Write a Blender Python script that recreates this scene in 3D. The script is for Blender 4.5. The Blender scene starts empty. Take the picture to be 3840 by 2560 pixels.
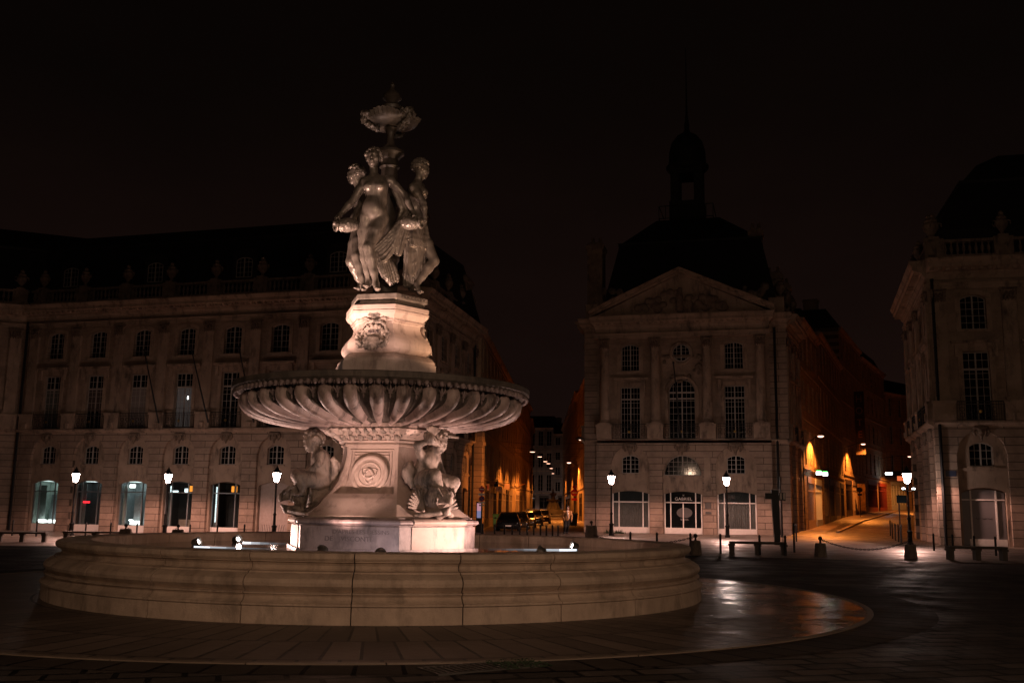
import bpy, bmesh, math, random
import numpy as np
from mathutils import Vector, Matrix, Euler
random.seed(7); np.random.seed(7)
D = bpy.data; SC = bpy.context.scene; COL = SC.collection
PI = math.pi; R = math.radians

# ------------------------------------------------------------------ camera
F, PITCH, ROLL, CAMH = 3751.5, 0.165, 0.015, 1.6
cp, sp = math.cos(PITCH), math.sin(PITCH); cr, sr = math.cos(ROLL), math.sin(ROLL)
FW = Vector((0, cp, sp)); U0 = Vector((0, -sp, cp)); R0 = Vector((1, 0, 0))
RT = R0*cr + U0*sr; UP = U0*cr - R0*sr
cam = D.cameras.new('camera'); camo = D.objects.new('camera', cam); COL.objects.link(camo)
cam.lens = 36*F/3840; cam.sensor_width = 36; cam.clip_end = 2000; cam.clip_start = .05
camo.matrix_world = Matrix(((RT.x, UP.x, -FW.x, 0), (RT.y, UP.y, -FW.y, 0), (RT.z, UP.z, -FW.z, CAMH), (0, 0, 0, 1)))
SC.camera = camo
EYE = Vector((0, 0, CAMH))
def ray(u, v):
    return FW + RT*((u-1920)/F) - UP*((v-1280)/F)
FC = Vector((-2.51, 19.94, 0))            # centre of the fountain
VD = Vector((FC.x, FC.y, 0)).normalized()  # horizontal view direction to the fountain
VR = Vector((VD.y, -VD.x, 0))
FD = math.hypot(FC.x, FC.y)
def PF(u, v, depth):
    """a measured point of the fountain: depth in metres behind its axis (returned relative to the fountain's foot)"""
    r = ray(u*1.63265, v*1.63265)
    t = (FD+depth)/(r.dot(VD))
    return EYE + r*t - FC

def smooth(t):
    t = max(0., min(1., t)); return t*t*(3-2*t)
def gz(x, y):
    """height of the ground"""
    z = -.42*smooth((-x-4)/14)*smooth((y-34)/14)
    if x < 14:
        z += .0072*max(0., y-80)*smooth((x+12)/6)
    z += .027*max(0., y-66)*smooth((x-13)/5)
    return z

# ------------------------------------------------------------------ materials
def nmat(name):
    m = D.materials.new(name); m.use_nodes = True
    nt = m.node_tree; b = nt.nodes['Principled BSDF']
    return m, nt, b
def lk(nt, a, b): nt.links.new(a, b)
def ramp(nt, fac, stops):
    n = nt.nodes.new('ShaderNodeValToRGB'); e = n.color_ramp.elements
    while len(e) < len(stops): e.new(.5)
    for i, (p, c) in enumerate(stops):
        e[i].position = p; e[i].color = (*c, 1) if len(c) == 3 else c
    lk(nt, fac, n.inputs[0]); return n.outputs[0]
def coords(nt, scale=(1, 1, 1), kind='Object'):
    t = nt.nodes.new('ShaderNodeTexCoord'); m = nt.nodes.new('ShaderNodeMapping')
    m.inputs['Scale'].default_value = scale; lk(nt, t.outputs[kind], m.inputs[0]); return m.outputs[0]
def noise(nt, vec, scale, detail=6, rough=.6):
    n = nt.nodes.new('ShaderNodeTexNoise'); n.inputs['Scale'].default_value = scale
    n.inputs['Detail'].default_value = detail; n.inputs['Roughness'].default_value = rough
    lk(nt, vec, n.inputs['Vector']); return n.outputs['Fac']
def mixc(nt, fac, a, b, mode='MIX'):
    n = nt.nodes.new('ShaderNodeMix'); n.data_type = 'RGBA'; n.blend_type = mode
    for s, v in ((n.inputs[0], fac), (n.inputs[6], a), (n.inputs[7], b)):
        if isinstance(v, (int, float)): s.default_value = v
        elif isinstance(v, tuple): s.default_value = (*v, 1) if len(v) == 3 else v
        else: lk(nt, v, s)
    return n.outputs[2]
def bump(nt, b, h, strength=.3, dist=.02):
    n = nt.nodes.new('ShaderNodeBump'); n.inputs['Strength'].default_value = strength; n.inputs['Distance'].default_value = dist
    lk(nt, h, n.inputs['Height']); lk(nt, n.outputs[0], b.inputs['Normal'])
def stone(name, c1, c2, scale=1.2, rough=.8, stain=None, bstr=.35, bdist=.02, fine=18, stain_at=(.5, .68), vstretch=1):
    m, nt, b = nmat(name); v = coords(nt, (1, 1, vstretch))
    n = noise(nt, v, scale, 8, .65)
    col = ramp(nt, n, [(.3, c1), (.7, c2)])
    if stain:
        n2 = noise(nt, coords(nt, (1, 1, .35)), scale*1.7, 7, .7)
        f = ramp(nt, n2, [(stain_at[0], (0, 0, 0)), (stain_at[1], (1, 1, 1))])
        col = mixc(nt, f, col, stain)
    lk(nt, col, b.inputs['Base Color']); b.inputs['Roughness'].default_value = rough
    bump(nt, b, noise(nt, v, fine, 8, .7), bstr, bdist)
    return m
def ashlar(name, c1, c2, bw, bh, mortar, msize=.012, stain=(.12, .09, .07), rough=.85):
    """coursed stone: object x (or y) along the wall, z up"""
    m, nt, b = nmat(name)
    t = nt.nodes.new('ShaderNodeTexCoord'); s = nt.nodes.new('ShaderNodeSeparateXYZ'); lk(nt, t.outputs['Object'], s.inputs[0])
    c = nt.nodes.new('ShaderNodeCombineXYZ'); lk(nt, s.outputs[0], c.inputs[0]); lk(nt, s.outputs[2], c.inputs[1])
    br = nt.nodes.new('ShaderNodeTexBrick'); lk(nt, c.outputs[0], br.inputs['Vector'])
    br.inputs['Scale'].default_value = 1; br.inputs['Brick Width'].default_value = bw; br.inputs['Row Height'].default_value = bh
    br.inputs['Mortar Size'].default_value = msize; br.inputs['Mortar Smooth'].default_value = .3
    br.inputs['Color1'].default_value = (*c1, 1); br.inputs['Color2'].default_value = (*c2, 1); br.inputs['Mortar'].default_value = (*mortar, 1)
    n = noise(nt, t.outputs['Object'], .8, 8, .65)
    f = ramp(nt, n, [(.42, (0, 0, 0)), (.72, (.75, .75, .75))])
    col = mixc(nt, f, br.outputs['Color'], stain)
    n3 = noise(nt, t.outputs['Object'], 7, 6, .7)
    col = mixc(nt, .35, col, ramp(nt, n3, [(.3, (.55, .5, .45)), (.7, (1, 1, 1))]), 'MULTIPLY')
    lk(nt, col, b.inputs['Base Color']); b.inputs['Roughness'].default_value = rough
    mm = nt.nodes.new('ShaderNodeMath'); mm.operation = 'MULTIPLY_ADD'; lk(nt, br.outputs['Fac'], mm.inputs[0]); mm.inputs[1].default_value = -1.; lk(nt, noise(nt, t.outputs['Object'], 14, 6, .7), mm.inputs[2])
    bump(nt, b, mm.outputs[0], .6, .02)
    return m
def plain(name, c, rough=.5, metal=0., spec=.5, var=0.):
    m, nt, b = nmat(name)
    b.inputs['Base Color'].default_value = (*c, 1); b.inputs['Roughness'].default_value = rough; b.inputs['Metallic'].default_value = metal
    b.inputs['Specular IOR Level'].default_value = spec
    if var:
        v = coords(nt); n = noise(nt, v, 6, 6, .6)
        lk(nt, ramp(nt, n, [(.3, tuple(x*(1-var) for x in c)), (.7, tuple(min(1, x*(1+var)) for x in c))]), b.inputs['Base Color'])
    return m
def emit(name, c, s):
    m, nt, b = nmat(name); b.inputs['Base Color'].default_value = (0.02, .02, .02, 1)
    b.inputs['Emission Color'].default_value = (*c, 1); b.inputs['Emission Strength'].default_value = s
    return m

MT = {}
MT['wall'] = ashlar('limestone_ashlar', (.39, .285, .22), (.33, .245, .19), 1.5, .52, (.23, .17, .13), .006)
MT['rust'] = ashlar('rusticated_limestone', (.41, .30, .235), (.35, .26, .205), 2.3, .44, (.075, .055, .04), .022)
MT['trim'] = stone('limestone_trim', (.26, .19, .145), (.44, .325, .25), .9, .85, (.1, .075, .06))
MT['carve'] = stone('sooty_carved_limestone', (.12, .085, .065), (.27, .2, .15), 2.5, .9, (.06, .045, .04), .6, .03)
MT['slate'] = stone('slate', (.006, .006, .007), (.014, .014, .015), 3, .75, None, .3)
MT['frame'] = plain('painted_window_frame', (.33, .295, .27), .55)
MT['shopframe'] = plain('white_shop_frame', (.8, .74, .70), .45, var=.06)
MT['glass'] = plain('dark_window_glass', (.006, .007, .008), .06, 0, .5)
MT['iron'] = plain('black_iron', (.012, .012, .013), .45, .3)
MT['gilt'] = plain('gilt', (.35, .22, .06), .4, .8)
MT['marble'] = stone('weathered_marble', (.36, .275, .235), (.52, .41, .36), 1.6, .6, (.14, .10, .085), .3, .012, 26, (.52, .75))
MT['marble2'] = stone('veined_violet_marble', (.17, .125, .125), (.36, .28, .27), 2.2, .5, (.06, .045, .045), .35, .012, 26, (.48, .70))
MT['rimstone'] = stone('shade_and_soot_stone', (.05, .042, .036), (.15, .12, .10), 2.4, .7, (.03, .025, .02), .4, .015, 26)  # colour darkened to stand in for the unlit rim, besides weathering
MT['bronze'] = stone('grey_bronze', (.17, .145, .125), (.29, .25, .215), 3.2, .33, (.08, .068, .055), .25, .008, 40)
MT['bronze'].node_tree.nodes['Principled BSDF'].inputs['Metallic'].default_value = .35
MT['dbronze'] = stone('dark_bronze', (.03, .025, .02), (.075, .06, .05), 3.2, .45, None, .25, .008, 40)
MT['pstone'] = stone('basin_stone', (.33, .245, .185), (.53, .40, .305), 1.6, .66, (.24, .18, .135), .7, .02, 30, (.50, .68))
MT['dirt'] = plain('dark_joint', (.03, .024, .018), .9)
MT['grey_fac'] = stone('grey_render', (.18, .16, .145), (.3, .27, .245), .6, .9, (.1, .09, .08))
MT['ochre_fac'] = stone('ochre_limestone', (.34, .24, .15), (.48, .36, .24), .7, .9, (.14, .1, .07))
MT['rfac'] = ashlar('street_ashlar', (.42, .30, .19), (.36, .26, .17), .9, .42, (.13, .09, .06), .016)
MT['wood'] = plain('dark_painted_shopfront', (.05, .035, .028), .5, var=.4)
MT['woodl'] = plain('pale_painted_shopfront', (.42, .34, .28), .5, var=.2)
MT['redwood'] = plain('red_painted_shopfront', (.16, .025, .02), .5, var=.3)
MT['door'] = plain('pale_carriage_door', (.36, .29, .26), .6, var=.12)
MT['tyre'] = plain('tyre', (.012, .012, .012), .8)
MT['chrome'] = plain('alloy', (.5, .5, .5), .25, 1)
MT['curtain'] = plain('grey_net_curtain', (.27, .25, .245), .85, var=.12)

# ------------------------------------------------------------------ mesh builder
class MB:
    def __init__(s): s.v = []; s.f = []; s.mi = []; s.cur = 0
    def add(s, vs, fs, M=None):
        o = len(s.v)
        s.v += [tuple(M @ Vector(p)) for p in vs] if M is not None else [tuple(p) for p in vs]
        s.f += [tuple(i+o for i in f) for f in fs]; s.mi += [s.cur]*len(fs); return s
    def box(s, x0, x1, y0, y1, z0, z1, M=None):
        vs = [(x, y, z) for z in (z0, z1) for y in (y0, y1) for x in (x0, x1)]
        return s.add(vs, [(0, 2, 3, 1), (4, 5, 7, 6), (0, 1, 5, 4), (2, 6, 7, 3), (0, 4, 6, 2), (1, 3, 7, 5)], M)
    def quad(s, a, b, c, d): return s.add([a, b, c, d], [(0, 1, 2, 3)])
    def lathe(s, prof, n=32, M=None, a0=0., a1=2*PI, cap=True):
        full = abs(a1-a0-2*PI) < 1e-6; m = n if full else n+1
        vs = []; fs = []
        for i in range(m):
            a = a0+(a1-a0)*i/n; ca, sa = math.cos(a), math.sin(a)
            vs += [(r*ca, r*sa, z) for r, z in prof]
        k = len(prof)
        for i in range(n):
            j = (i+1) % m
            for q in range(k-1):
                fs.append((i*k+q, j*k+q, j*k+q+1, i*k+q+1))
        if cap and full:
            if prof[0][0] > 1e-4: fs.append(tuple(i*k for i in range(m))[::-1])
            if prof[-1][0] > 1e-4: fs.append(tuple(i*k+k-1 for i in range(m)))
        if cap and not full:
            fs.append(tuple(range(k))); fs.append(tuple(range((m-1)*k+k-1, (m-1)*k-1, -1)))
        return s.add(vs, fs, M)
    def prism(s, poly, z0, z1, M=None, top=None):
        n = len(poly); top = top or poly
        vs = [(x, y, z0) for x, y in poly]+[(x, y, z1) for x, y in top]
        fs = [(i, (i+1) % n, n+(i+1) % n, n+i) for i in range(n)]+[tuple(range(n))[::-1], tuple(range(n, 2*n))]
        return s.add(vs, fs, M)
    def loft(s, rings, cap=True):
        n = len(rings[0]); vs = [p for r in rings for p in r]; fs = []
        for k in range(len(rings)-1):
            for i in range(n):
                j = (i+1) % n; fs.append((k*n+i, k*n+j, (k+1)*n+j, (k+1)*n+i))
        if cap: fs += [tuple(range(n))[::-1], tuple(range((len(rings)-1)*n, len(rings)*n))]
        return s.add(vs, fs)
    def tube(s, pts, rad, n=8, cap=True):
        pts = [Vector(p) for p in pts]; rings = []
        if not hasattr(rad, '__len__'): rad = [rad]*len(pts)
        for i, p in enumerate(pts):
            t = (pts[min(i+1, len(pts)-1)]-pts[max(i-1, 0)]).normalized()
            a = Vector((0, 0, 1)) if abs(t.z) < .9 else Vector((1, 0, 0))
            x = t.cross(a).normalized(); y = x.cross(t)
            rings.append([tuple(p+(x*math.cos(2*PI*k/n)+y*math.sin(2*PI*k/n))*rad[i]) for k in range(n)])
        return s.loft(rings, cap)
    def ball(s, c, r, n=8, m=6, M=None):
        r = r if hasattr(r, '__len__') else (r, r, r)
        prof = [(math.sin(PI*k/m), -math.cos(PI*k/m)) for k in range(m+1)]
        vs = []; fs = []
        for k, (q, z) in enumerate(prof):
            for i in range(n):
                a = 2*PI*i/n; vs.append((c[0]+r[0]*q*math.cos(a), c[1]+r[1]*q*math.sin(a), c[2]+r[2]*z))
        for k in range(m):
            for i in range(n):
                j = (i+1) % n; fs.append((k*n+i, k*n+j, (k+1)*n+j, (k+1)*n+i))
        return s.add(vs, fs, M)
    def sweep(s, prof, path, closed=False):
        """prof: (out, z) pairs; path: xy points; outward is to the right of travel"""
        P = [Vector((x, y)) for x, y in path]; n = len(P); vs = []; fs = []; k = len(prof)
        for i, p in enumerate(P):
            a = P[i-1] if (i or closed) else None; b = P[(i+1) % n] if (i < n-1 or closed) else None
            d1 = (p-a).normalized() if a is not None else (b-p).normalized(); d2 = (b-p).normalized() if b is not None else d1
            n1 = Vector((d1.y, -d1.x)); n2 = Vector((d2.y, -d2.x)); m = (n1+n2)
            m = m/max(.2, m.dot(n1)) if m.length > 1e-6 else n1
            vs += [(p.x+m.x*o, p.y+m.y*o, z) for o, z in prof]
        for i in range(n if closed else n-1):
            j = (i+1) % n
            for q in range(k-1): fs.append((i*k+q, j*k+q, j*k+q+1, i*k+q+1))
        if not closed: fs += [tuple(range(k))[::-1], tuple(range((n-1)*k, n*k))]
        return s.add(vs, fs)
    def mesh(s, name, mats, smoothed=False):
        me = D.meshes.new(name); me.from_pydata(s.v, [], s.f)
        for m in (mats if isinstance(mats, (list, tuple)) else [mats]): me.materials.append(MT[m] if isinstance(m, str) else m)
        if any(s.mi): me.polygons.foreach_set('material_index', s.mi)
        if smoothed: me.polygons.foreach_set('use_smooth', [True]*len(me.polygons))
        me.update()
        bm = bmesh.new(); bm.from_mesh(me); bmesh.ops.recalc_face_normals(bm, faces=bm.faces)
        if smoothed and smoothed is not True:
            for e in bm.edges:
                if len(e.link_faces) == 2 and e.calc_face_angle(0) > smoothed: e.smooth = False
        bm.to_mesh(me); bm.free()
        return me
    def build(s, name, mats, parent=None, smoothed=False, M=None):
        return link(s.mesh(name, mats, smoothed), name, parent, M)
def link(me, name, parent=None, M=None):
    o = D.objects.new(name, me); COL.objects.link(o)
    if parent is not None: o.parent = parent
    if M is not None: o.matrix_basis = M
    return o
def tag(o, label, cat, group=None):
    o['label'] = label; o['category'] = cat
    if group: o['group'] = group
    return o
def thing(name, label, cat, loc=(0, 0, 0), rz=0., group=None):
    o = D.objects.new(name, None); COL.objects.link(o); o.location = loc; o.rotation_euler = (0, 0, rz)
    o.empty_display_size = .2
    return tag(o, label, cat, group)
def kind(o, k='structure'): o['kind'] = k; return o
KIDS = {}
def copy_thing(src, loc, rz, label, group=None, s=None):
    """a copy of a thing with copies of its parts and sub-parts"""
    r = src.copy(); COL.objects.link(r); r.location = loc; r.rotation_euler = (0, 0, rz); r['label'] = label
    if s: r.scale = (s, s, s)
    if group: r['group'] = group
    def rec(a, b):
        for ch in [o for o in COL.objects if o.parent == a]:
            c = ch.copy(); COL.objects.link(c); c.parent = b; rec(ch, c)
    rec(src, r); return r
def T(x=0, y=0, z=0, rz=0.): return Matrix.Translation((x, y, z)) @ Matrix.Rotation(rz, 4, 'Z')
def text_mesh(txt, size, depth=.004, align='CENTER'):
    cu = D.curves.new('lettering', 'FONT'); cu.body = txt; cu.size = size; cu.extrude = depth; cu.align_x = align; cu.align_y = 'CENTER'
    o = D.objects.new('lettering', cu); COL.objects.link(o); bpy.context.view_layer.update()
    me = D.meshes.new_from_object(o.evaluated_get(bpy.context.evaluated_depsgraph_get()))
    D.objects.remove(o); return me
def lettering(txt, size, mat, parent, M, depth=.004, sx=1.):
    me = text_mesh(txt, size, depth); me.materials.clear(); me.materials.append(MT[mat] if isinstance(mat, str) else mat)
    return link(me, 'lettering', parent, M @ Matrix.Rotation(PI/2, 4, 'X') @ Matrix.Diagonal((sx, 1, 1, 1)))

# ------------------------------------------------------------------ modelled solids: smooth union of limbs, turned into one continuous mesh
class Clay:
    def __init__(s, res=.02): s.p = []; s.res = res
    def rc(s, a, b, ra, rb, k=.04, fold=None, op='u', noise=None): s.p.append(('rc', np.array(a, float), np.array(b, float), ra, rb, k, fold, op, noise)); return s
    def chain(s, pts, rad, k=.03, **kw):
        if not hasattr(rad, '__len__'): rad = [rad]*len(pts)
        for i in range(len(pts)-1): s.rc(pts[i], pts[i+1], rad[i], rad[i+1], k, **kw)
        return s
    def el(s, c, r, k=.04, rot=None, op='u', noise=None):
        r = r if hasattr(r, '__len__') else (r, r, r)
        s.p.append(('el', np.array(c, float), np.array(r, float), np.array(rot) if rot is not None else None, None, k, None, op, noise)); return s
    def field(s):
        lo = np.full(3, 1e9); hi = -lo
        for p in s.p:
            if p[7] != 'u': continue
            if p[0] == 'rc':
                m = max(p[3], p[4])+.05; lo = np.minimum(lo, np.minimum(p[1], p[2])-m); hi = np.maximum(hi, np.maximum(p[1], p[2])+m)
            else: m = p[2].max()+.05; lo = np.minimum(lo, p[1]-m); hi = np.maximum(hi, p[1]+m)
        h = s.res; n = np.ceil((hi-lo)/h).astype(int)+1
        ax = [lo[i]+h*np.arange(n[i]) for i in range(3)]
        Fd = np.full(n, .3, np.float32)
        for p in s.p:
            k = p[5]
            if p[0] == 'rc': m = max(p[3], p[4])+2*k+.08; a = np.minimum(p[1], p[2])-m; b = np.maximum(p[1], p[2])+m
            else: m = p[2].max()+2*k+.08; a = p[1]-m; b = p[1]+m
            i0 = np.clip(((a-lo)/h).astype(int), 0, n); i1 = np.clip(((b-lo)/h).astype(int)+2, 0, n)
            if (i1 <= i0).any(): continue
            X, Y, Z = np.meshgrid(*[ax[i][i0[i]:i1[i]] for i in range(3)], indexing='ij')
            if p[0] == 'rc':
                A, B = p[1], p[2]; d = B-A; L = max(d@d, 1e-9)
                px, py, pz = X-A[0], Y-A[1], Z-A[2]
                t = np.clip((px*d[0]+py*d[1]+pz*d[2])/L, 0, 1)
                qx, qy, qz = px-t*d[0], py-t*d[1], pz-t*d[2]
                g = np.sqrt(qx*qx+qy*qy+qz*qz)-(p[3]+t*(p[4]-p[3]))
                if p[6]:
                    w = d/math.sqrt(L); e1 = np.cross(w, [.3, 1, .2]); e1 /= np.linalg.norm(e1); e2 = np.cross(w, e1)
                    an = np.arctan2(qx*e1[0]+qy*e1[1]+qz*e1[2], qx*e2[0]+qy*e2[1]+qz*e2[2])
                    g = g+p[6][0]*np.sin(an*p[6][1]+p[6][2])
            else:
                q = np.stack([X-p[1][0], Y-p[1][1], Z-p[1][2]], -1)
                if p[3] is not None: q = q @ p[3]
                k0 = np.sqrt(((q/p[2])**2).sum(-1)); k1 = np.sqrt(((q/p[2]**2)**2).sum(-1))
                g = k0*(k0-1)/np.maximum(k1, 1e-6)
            if p[8]:
                am, fr = p[8]; g = g+am*np.sin(X*fr)*np.sin(Y*fr+1)*np.sin(Z*fr+2)
            sl = tuple(slice(i0[i], i1[i]) for i in range(3)); f = Fd[sl]
            if p[7] == 'u':
                hh = np.clip(.5+.5*(f-g)/k, 0, 1); Fd[sl] = f*(1-hh)+g*hh-k*hh*(1-hh)
            else:
                hh = np.clip(.5-.5*(f+g)/k, 0, 1); Fd[sl] = f*(1-hh)-g*hh+k*hh*(1-hh)
        return Fd, lo, h
    def mesh(s, name, mat):
        Fd, lo, h = s.field(); ins = Fd < 0; n = np.array(Fd.shape)
        c = np.zeros(tuple(n-1), int)
        for dx in (0, 1):
            for dy in (0, 1):
                for dz in (0, 1): c += ins[dx:n[0]-1+dx, dy:n[1]-1+dy, dz:n[2]-1+dz]
        act = (c > 0) & (c < 8); idx = np.full(act.shape, -1); ids = np.argwhere(act); idx[act] = np.arange(len(ids))
        acc = np.zeros((len(ids), 3)); cnt = np.zeros(len(ids))
        for axis in range(3):
            o = [a for a in range(3) if a != axis]
            for u in (0, 1):
                for w in (0, 1):
                    off = np.zeros(3, int); off[o[0]] = u; off[o[1]] = w
                    p0 = ids+off; p1 = p0.copy(); p1[:, axis] += 1
                    a = Fd[p0[:, 0], p0[:, 1], p0[:, 2]]; b = Fd[p1[:, 0], p1[:, 1], p1[:, 2]]
                    cr_ = (a < 0) != (b < 0); t = np.where(cr_, a/np.where(np.abs(a-b) < 1e-9, 1, a-b), 0)
                    pt = p0.astype(float); pt[:, axis] += t
                    acc[cr_] += pt[cr_]; cnt[cr_] += 1
        V = lo+h*(acc/np.maximum(cnt, 1)[:, None]); fs = []
        for axis in range(3):
            o = [a for a in range(3) if a != axis]
            sl0 = [slice(None)]*3; sl1 = [slice(None)]*3; sl0[axis] = slice(0, -1); sl1[axis] = slice(1, None)
            A = ins[tuple(sl0)]; B = ins[tuple(sl1)]; e = np.argwhere(A != B)
            ok = (e[:, o[0]] > 0) & (e[:, o[1]] > 0) & (e[:, o[0]] < n[o[0]]-1) & (e[:, o[1]] < n[o[1]]-1); e = e[ok]
            q = []
            for u, w in ((-1, -1), (0, -1), (0, 0), (-1, 0)):
                g = e.copy(); g[:, o[0]] += u; g[:, o[1]] += w; q.append(idx[g[:, 0], g[:, 1], g[:, 2]])
            q = np.stack(q, 1); flip = A[tuple(e.T)] if axis != 1 else ~A[tuple(e.T)]
            q[~flip] = q[~flip][:, ::-1]; fs.append(q)
        Q = np.concatenate(fs); Q = Q[(Q >= 0).all(1)]
        me = D.meshes.new(name); me.from_pydata(V.tolist(), [], Q.tolist()); me.materials.append(MT[mat] if isinstance(mat, str) else mat)
        me.polygons.foreach_set('use_smooth', [True]*len(me.polygons)); me.update()
        return me
    def build(s, name, mat, parent=None, M=None): return link(s.mesh(name, mat), name, parent, M)
# ------------------------------------------------------------------ the fountain
MT['putto'] = stone('grimy_carved_marble', (.20, .16, .135), (.44, .355, .305), 3.5, .6, (.085, .07, .06), .6, .015, 34, (.46, .62))
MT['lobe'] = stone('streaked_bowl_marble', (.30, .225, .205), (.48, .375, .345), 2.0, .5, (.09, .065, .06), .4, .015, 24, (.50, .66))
MT['tbronze'] = stone('tarnished_bronze', (.035, .03, .025), (.10, .085, .068), 3.2, .42, (.04, .035, .03), .3, .01, 40)
PC = Vector((-2.42, 19.94, 0)); WZ = .775; FAZ = (-103, -43, -163, 77, 17, 137)
def face(az, z=0., out=0.):
    """frame on the side that looks along azimuth az: x to the right, -y outward"""
    a = R(az); return Matrix.Translation((math.cos(a)*out, math.sin(a)*out, z)) @ Matrix.Rotation(a+PI/2, 4, 'Z')
basin = thing('fountain_basin', 'low round moulded stone wall holding the water of the big fountain', 'fountain basin', PC)
prof = [(6.085, -.06), (6.06, 0), (6.055, .245), (6.085, .262), (6.085, .285), (6.02, .32), (6.0, .345), (5.985, .375), (6.0, .40), (6.03, .41), (6.03, .428),
        (5.965, .445), (5.99, .47), (6.035, .515), (6.045, .56), (6.02, .61), (5.955, .655), (5.885, .68), (5.885, .70), (5.80, .715), (5.775, .74), (5.775, .78),
        (5.80, .815), (5.845, .83), (5.845, .845), (5.865, .85), (5.885, .88), (5.885, .915), (5.865, .945), (5.83, .957), (5.32, .957), (5.29, .93), (5.29, .4)]
m = MB(); st = 2*PI/25; a = R(-87.1)
for i in range(25): m.lathe(prof, 14, None, a+i*st+.0014, a+(i+1)*st-.0014)
m.build('wall', 'pstone', basin, R(28))
m = MB(); m.lathe([(r-.03 if r > 5.5 else r+.03, z-.02 if z > .9 else z) for r, z in prof], 200, None, 0, 2*PI, False); m.build('joint', 'dirt', basin, True)
m = MB(); m.lathe([(0, .25), (5.35, .25)], 64, None, 0, 2*PI, False); m.build('floor', 'pstone', basin)

mw, nt, b = nmat('dark_pool_water')
b.inputs['Base Color'].default_value = (.10, .092, .09, 1); b.inputs['Roughness'].default_value = .04
v = coords(nt, (1, 1, 1)); bump(nt, b, noise(nt, v, 5, 3, .5), .05, .03)
MT['water'] = mw
m = MB(); m.lathe([(0, 0), (1, 0), (2, 0), (3, 0), (4, 0), (5.3, 0)], 96, None, 0, 2*PI, False)
kind(m.build('water', 'water', None, False, T(PC.x, PC.y, WZ)))

fo = thing('fountain', 'tall tiered stone fountain with a wide fluted bowl on a carved three sided stem', 'fountain', FC)
def hexa(r, az=-103): return [(r*math.cos(R(az+30+60*k)), r*math.sin(R(az+30+60*k))) for k in range(6)]
# step and plinth
m = MB(); m.prism(hexa(1.975), .3, .835); m.build('step', 'marble2', fo)
m = MB()
hp = hexa(1.90)
m.sweep([(-.3, .80), (0, .80), (0, 1.235), (-.03, 1.24), (-.03, 1.255), (.02, 1.265), (.06, 1.29), (.065, 1.32), (.045, 1.35), (.0, 1.37), (-.05, 1.375), (-.05, 1.395), (-.3, 1.395)], hp, True)
pl = m.build('plinth', 'marble2', fo, R(30))
# bright marble end blocks under the sea children
for az in (-43, -163, 77):
    m = MB(); Mf = face(az, 0, 1.90*.866)
    w = .66
    m.box(-w, w, -.015, .05, .822, 1.234, Mf)
    m.loft([[tuple(Mf @ Vector((x, y, z))) for y, z in ((-.01, 1.255), (-.055, 1.27), (-.082, 1.3), (-.082, 1.325), (-.055, 1.36), (-.0, 1.383), (.05, 1.383), (.05, 1.255))] for x in (-w, w)])
    m.build('plinth_block', 'marble', fo, R(30))
MT['inscr'] = plain('worn_inscription', (.13, .10, .10), .8)
Mi = face(-103, 0, 1.90*.866+.003)
lettering("D'APRES-LES-DESSINS", .105, 'inscr', pl, Mi @ T(.22, 0, 1.135), .003, 1.1)
lettering('DE    VISCONTI', .12, 'inscr', pl, Mi @ T(-.02, 0, 1.01), .003, 1.1)
# stem: rings of six corners, the panels wide and the corners hollowed
def stem_ring(d, w, z, dp=None):
    o = []; dp = d if dp is None else min(dp, d); wi = w-.085
    for az in (-103, 17, 137):
        Mf = face(az, z, 0)
        o += [tuple(Mf @ Vector(p)) for p in ((-w, -d, 0), (-wi-.02, -d, 0), (-wi, -dp, 0), (wi, -dp, 0), (wi+.02, -d, 0), (w, -d, 0))]
    return o
sr_ = [(1.56, .86, 1.375), (1.56, .86, 1.42), (1.50, .84, 1.46), (1.30, .765, 1.60), (1.18, .72, 1.73), (1.15, .71, 1.75), (1.05, .675, 1.825), (1.045, .67, 1.83, .87), (1.02, .665, 1.85, .86), (.93, .63, 1.94, .82), (.82, .595, 2.07, .765), (.75, .57, 2.20, .715), (.69, .545, 2.32, .67), (.655, .53, 2.44, .64), (.63, .52, 2.55), (.62, .52, 2.65), (.63, .525, 2.74)]
m = MB(); m.loft([stem_ring(*q) for q in sr_])
stem = m.build('stem', 'marble', fo, R(25))
m = MB(); m.loft([stem_ring(d, w, z) for d, w, z in ((.62, .52, 2.735), (.665, .545, 2.745), (.665, .545, 2.775), (.64, .535, 2.785), (.64, .535, 2.80), (.69, .555, 2.81), (.72, .57, 2.84), (.70, .56, 2.86), (.82, .60, 2.92), (.94, .64, 2.97), (1.03, .67, 3.01), (1.07, .69, 3.05), (1.01, .67, 3.07), (1.07, .69, 3.08), (1.07, .69, 3.15))])
capi = m.build('capital', 'marble', stem, R(25))
# carved leaves of the capital
m = MB()
for az in (-103, 17, 137, -43, 77, -163):
    wide = .6 if az in (-103, 17, 137) else .42; n = 7 if wide > .5 else 5
    for i in range(n):
        for row in range(2):
            x = (i-(n-1)/2)*2*wide/n*(1.07 if row else .98); dd = (.985, .80)[row]; zz = (3.01, 2.905)[row]
            if az not in (-103, 17, 137): dd *= 1.02
            Mf = face(az, zz, dd) @ Matrix.Rotation(R(38), 4, 'X')
            m.ball((x, 0, 0), (wide/n*.78, .05, .085), 8, 6, Mf); m.ball((x, -.045, .055), (wide/n*.5, .035, .03), 6, 5, Mf); m.ball((x+wide/n, .0, .03), (wide/n*.25, .03, .06), 6, 5, Mf)
m.build('carved_leaves', 'putto', stem, True)
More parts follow.
